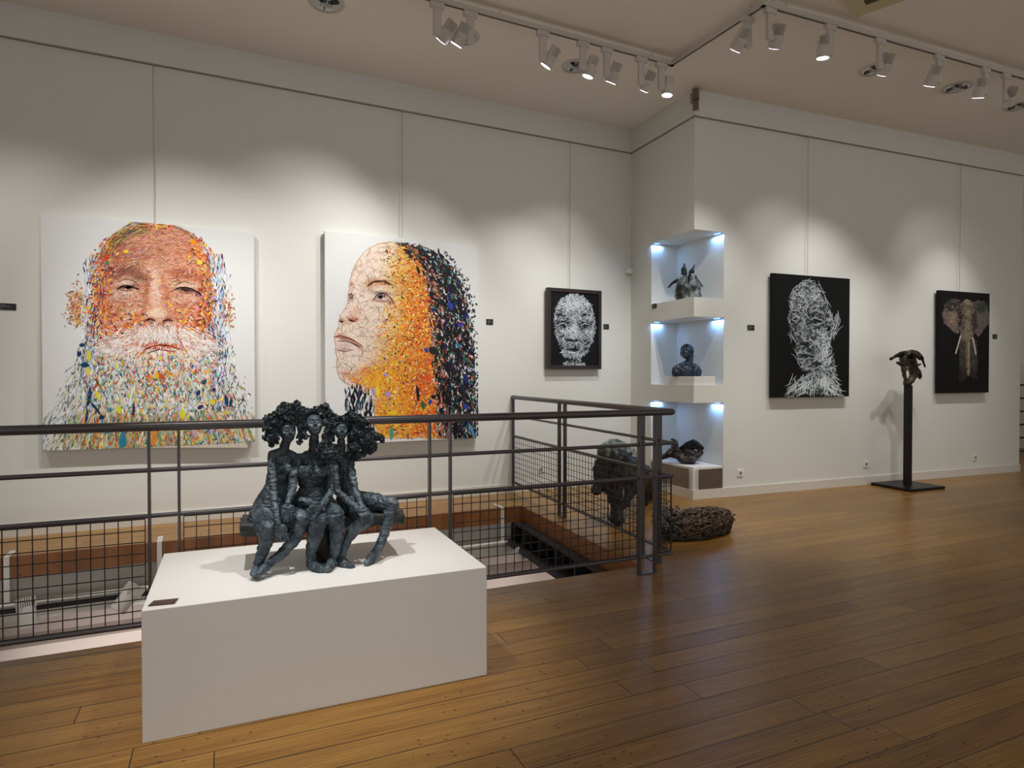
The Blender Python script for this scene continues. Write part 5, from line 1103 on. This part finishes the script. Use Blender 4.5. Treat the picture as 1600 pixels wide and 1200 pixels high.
# ---- coiled lump in the lowest niche
M_lump = patina('brown_black_bronze', (34, 30, 28), (82, 72, 64), 16, rough=.5, metal=.3, bump=(60, .7, .005))
LZ_ = .359; s_ = sc
q_ = AN(1078, 726); o = thing('coiled_sculpture', 'dark brown coiled sculpture with a raised curled end in the lowest niche', 'sculpture', (q_.x, q_.y, LZ_))
def Q(px, py, dy=0.0): return AN(px, py, dy)
m = MB()
m.limb([Q(1060, 712), Q(1068, 718, -.04), Q(1082, 717, -.04), Q(1095, 708), Q(1092, 699, .03), Q(1078, 698, .05), Q(1066, 704, .05)], [6 * s_, 6 * s_, 5.5 * s_, 3.6 * s_, 4.4 * s_, 5 * s_, 5.5 * s_])
m.ball(Q(1077, 708, .03), (12 * s_, 10 * s_, 7 * s_))
m.limb([Q(1080, 722), Q(1066, 718)], [5 * s_, 6 * s_])
m.limb([Q(1064, 712, -.0), Q(1057, 703, -.0), Q(1057, 695, -.0)], [5.5 * s_, 4.2 * s_, 2.6 * s_])
m.limb([Q(1046, 708, -.03), Q(1051, 700, -.02), Q(1056, 692, -.02), Q(1053, 687, -.02), Q(1048.5, 686.5, -.02)], [4 * s_, 4 * s_, 3.0 * s_, 2.2 * s_, 1.2 * s_])
m.limb([Q(1036, 715, .02), Q(1046, 708, .0), Q(1058, 712, .0)], [3.5 * s_, 5 * s_, 5 * s_])
sculpt(m, 'coil', M_lump, o, .0055, 2, lambda V: .008 * ridged(V * np.array([26, 26, 60]) + fbm(V * 9, 1)[:, None] * 2, 3) + .005 * fbm(V * 34, 5), LZ_ + .0005)
m = MB(); m.limb([Q(1065, 700, .02), Q(1074, 694, .0), Q(1084, 690.5, -.01), Q(1093, 696, -.01), Q(1098, 700, -.01)], [3 * s_, 4 * s_, 4.4 * s_, 3.2 * s_, 2.2 * s_])
sculpt(m, 'hood', patina('green_black_bronze', (14, 24, 26), (28, 44, 44), 12, rough=.4, metal=.4), o, .005, 2, lambda V: .004 * fbm(V * 30, 12))

# ---- four-legged animal behind the side railing
M_anim = patina('green_patina_bronze', (30, 30, 30), (64, 64, 60), 9, rough=.45, metal=.35, bump=(40, .7, .008))
M_back = patina('pale_green_patina', (78, 86, 74), (158, 172, 156), 12, rough=.45, metal=.25, bump=(50, .7, .006))
AY = 5.05; aX = A(966, 815, AY).x
o = thing('animal_sculpture', 'dark bronze four-legged animal with pale green back, standing on the floor behind the side railing', 'sculpture', (aX + .1, AY + .2, 0))
def Q(px, py, dy=0.0, lo=.03): q = A(px, py, AY + dy); q.z = max(q.z, lo); return q
m = MB(); s_ = .0061
m.limb([Q(962, 735), Q(975, 734, .15), Q(995, 744, .40), Q(1010, 752, .62)], [.155, .165, .15, .13])
m.ball(Q(958, 722), (.16, .15, .13)); m.ball(Q(952, 745, -.02), (.12, .12, .15))
m.limb([Q(958, 750, -.03), Q(960, 772, -.06), Q(962, 792, -.06), Q(964, 806, -.08)], [.085, .060, .046, .052]); m.ball(Q(963, 812, -.11, .035), (.075, .095, .042))
m.limb([Q(984, 752, .02), Q(986, 768, .0), Q(980, 784, -.03), Q(972, 789, -.06)], [.075, .052, .038, .034])
m.limb([Q(938, 735, .0), Q(935, 752, .0), Q(934, 764, -.02)], [.055, .045, .035]); m.ball(Q(932, 766, -.03), (.035, .04, .03))
m.limb([Q(1000, 755, .45), Q(1006, 775, .48), Q(1003, 790, .50)], [.07, .05, .035])
m.limb([Q(1010, 750, .6), Q(1020, 740, .62), Q(1028, 738, .62)], [.06, .05, .03])
for px, dy in ((1004, .50), (1014, .72)): q = Q(px, 770, dy); m.limb([q, Vector((q.x, q.y, .03))], [.055, .045])
sculpt(m, 'body', M_anim, o, .012, 2, lambda V: .018 * ridged(V * np.array([7, 7, 11]) + fbm(V * 5, 1)[:, None] * .8, 2) + .010 * fbm(V * 22, 4), .001)
m = MB(); m.limb([Q(946, 706, .0), Q(960, 704, .06), Q(974, 709, .15), Q(988, 722, .28), Q(998, 738, .40)], [.075, .105, .10, .085, .05])
sculpt(m, 'back', M_back, o, .009, 2, lambda V: .016 * ridged(V * 13 + fbm(V * 6, 3)[:, None], 6) + .008 * fbm(V * 34, 4))

# ---- tangled reclining form of twigs on the floor
M_twig = patina('rusty_wire_bronze', (58, 42, 32), (140, 122, 104), 40, rough=.5, metal=.4)
NY = 4.26
o = thing('tangled_sculpture', 'long low sculpture of twisted brown twigs and leaves on the floor beside the railing corner', 'sculpture', (A(1085, 835, NY).x, NY, 0))
def Q(px, py, dy=0.0, lo=.02): q = A(px, py, NY + dy); q.z = max(q.z, lo); return q
ctr = [Q(1040, 828, .05), Q(1062, 826, .02), Q(1090, 825, .0), Q(1118, 824, .02), Q(1134, 822, .04)]; rad = [.085, .115, .125, .11, .075]
m = MB(); cl = [Vector((c.x, c.y, .11)) for c in ctr]
m.limb(cl, [r * .82 for r in rad])
m.prism([(cl[0].x, cl[0].y - .08), (cl[2].x, cl[2].y - .12), (cl[4].x, cl[4].y - .07), (cl[4].x, cl[4].y + .07), (cl[2].x, cl[2].y + .12), (cl[0].x, cl[0].y + .08)], 0, .1)
sculpt(m, 'core', BLACKB, o, .010, 2, lambda V: .012 * ridged(V * np.array([6, 24, 30]) + fbm(V * 6, 1)[:, None], 2), .001)
m = MB()
def along(t): k = min(int(t * 4), 3); f = t * 4 - k; return cl[k].lerp(cl[k + 1], f), rad[k] * (1 - f) + rad[k + 1] * f
for _ in range(520):
    t0 = prng.uniform(-.02, .95); L = prng.uniform(.16, .5); a0_ = prng.uniform(-.5, 3.6); da = prng.gauss(0, .45); lift = prng.uniform(.84, 1.14); pts = []
    for j in range(7):
        t_ = min(max(t0 + L * j / 6, 0), 1); c, r = along(t_); a_ = a0_ + da * j / 6 + .15 * math.sin(j * 2 + t0 * 30); z = c.z + math.sin(a_) * r * lift
        pts.append(Vector((c.x + prng.gauss(0, .004), c.y - math.cos(a_) * r * lift, max(z, .008))))
    m.path(pts, [prng.uniform(.004, .0095)] * 6 + [.002], n=5)
m.build('twigs', M_twig, o)
m = MB()
def curl(c, s__):
    d = Vector((prng.gauss(0, 1), prng.gauss(0, 1), prng.uniform(.2, 1.4))).normalized(); e = d.orthogonal().normalized(); e = Matrix.Rotation(prng.uniform(0, 6.28), 3, d) @ e; pts = []
    for j in range(8):
        a_ = j * .75; r_ = s__ * (1 - j / 10); pts.append(c + d * s__ * (1.2 * j / 7) * (1 - j / 16) + e * (math.sin(a_) * r_ * .5) + d.cross(e) * ((1 - math.cos(a_)) * r_ * .4))
    m.path(pts, [s__ * .14 * (1 - j / 10) + .001 for j in range(8)], n=5)
for _ in range(46): c, r = along(prng.uniform(0, 1)); curl(Vector((c.x, c.y + prng.uniform(-.6, .6) * r, c.z + r * .8)), prng.uniform(.025, .05))
for _ in range(26): c, r = along(prng.uniform(.86, 1)); curl(Vector((c.x + prng.uniform(0, .07), c.y + prng.uniform(-.7, .7) * r, c.z + r * prng.uniform(-.2, .8))), prng.uniform(.025, .05))
m.build('tendrils', M_twig, o)
m = MB(); M_leaf = patina('pale_leaf_bronze', (96, 88, 80), (186, 178, 168), 24, rough=.45, metal=.35)
base = cl[0]
for _ in range(210):
    u = prng.random() ** .8; hgt = prng.uniform(0, .15 if prng.random() < .7 else .21)
    c = Vector((base.x + prng.uniform(-.10, .17 - hgt * .5), base.y + prng.uniform(-.10, .10), .10 + hgt)); petal(m, c, Vector((prng.gauss(0, 1), prng.gauss(-.4, 1), prng.gauss(.3, 1))), prng.uniform(.014, .026))
for _ in range(30): curl(Vector((base.x + prng.uniform(-.08, .14), base.y + prng.uniform(-.08, .08), .12 + prng.uniform(0, .14))), prng.uniform(.03, .06))
m.build('leaves', M_leaf, o)

# ---- bird-like sculpture on a post
st = thing('display_stand', 'black steel post on a square floor plate under the winged sculpture', 'stand', (7.93, 5.02, 0))
F_ = frame_z((7.62, 4.76, 0), ANG_B)
MB().box(0, .60, 0, .54, 0, .035, F_).build('base_plate', M_black_metal, st, bevel=.003)
MB().box(.265, .335, .235, .305, .035, 1.27, F_).build('post', M_black_metal, st, bevel=.003)
pc = F_ @ Vector((.30, .27, 1.27)); WY = pc.y
M_wing = patina('polished_dark_bronze', (24, 22, 22), (70, 68, 66), 10, rough=.25, metal=.6, bump=(30, .3, .004)); M_wing2 = patina('mossy_bronze', (48, 42, 34), (84, 74, 60), 14, rough=.5, metal=.35, bump=(50, .7, .006))
o = thing('winged_sculpture', 'dark glossy bronze winged creature on top of the black post by the elephant painting', 'sculpture', tuple(pc))
s_ = .0080
def Q(px, py, dy=0.0): return A(px, py, WY + dy)
m = MB(); m.limb([Q(1392, 561), Q(1401, 556), Q(1412, 552.5), Q(1424, 551.5), Q(1434, 554), Q(1440, 560)], [1.8 * s_, 3 * s_, 5 * s_, 5.4 * s_, 5 * s_, 3.4 * s_]).limb([Q(1440, 560), Q(1443, 567), Q(1445, 573)], [2.6 * s_, 2 * s_, 1.1 * s_])
m.ball(Q(1419, 555), (17 * s_, 12 * s_, 6 * s_)); m.limb([Q(1392, 561), Q(1396, 558.5)], [2.3 * s_, 2.6 * s_]); m.limb([Q(1425, 552, -.08), Q(1432, 556, -.12), Q(1437, 561, -.12)], [3.5 * s_, 3 * s_, 2 * s_])
sculpt(m, 'wings', M_wing, o, .008, 3, lambda V: .006 * fbm(V * 14, 3))
m = MB(); m.limb([Q(1412, 558), Q(1413, 570), Q(1413, 580), Q(1414, 590), Q(1416, 597)], [6 * s_, 5 * s_, 3.2 * s_, 2.2 * s_, 2.4 * s_]); m.limb([Q(1423, 560), Q(1427, 572), Q(1428, 584), Q(1425, 592)], [7 * s_, 7 * s_, 6 * s_, 4 * s_])
m.limb([Q(1432, 578), Q(1436, 586), Q(1437, 590)], [4 * s_, 4 * s_, 3 * s_]); m.limb([Q(1401, 566), Q(1408, 569)], [1.3 * s_, 2.4 * s_]); m.limb([Q(1431, 571), Q(1439, 568.5)], [2.4 * s_, 1 * s_]); m.limb([Q(1437, 591), Q(1441, 594)], [1 * s_, .7 * s_])
m.ball(pc + Vector((-.01, 0, .03)), (.055, .045, .035)); m.limb([pc + Vector((0, 0, .02)), Q(1424, 592)], [.03, .04])
sculpt(m, 'body', M_wing2, o, .0075, 2, lambda V: .008 * ridged(V * 16 + fbm(V * 8, 3)[:, None], 6) + .005 * fbm(V * 40, 4), 1.2705)
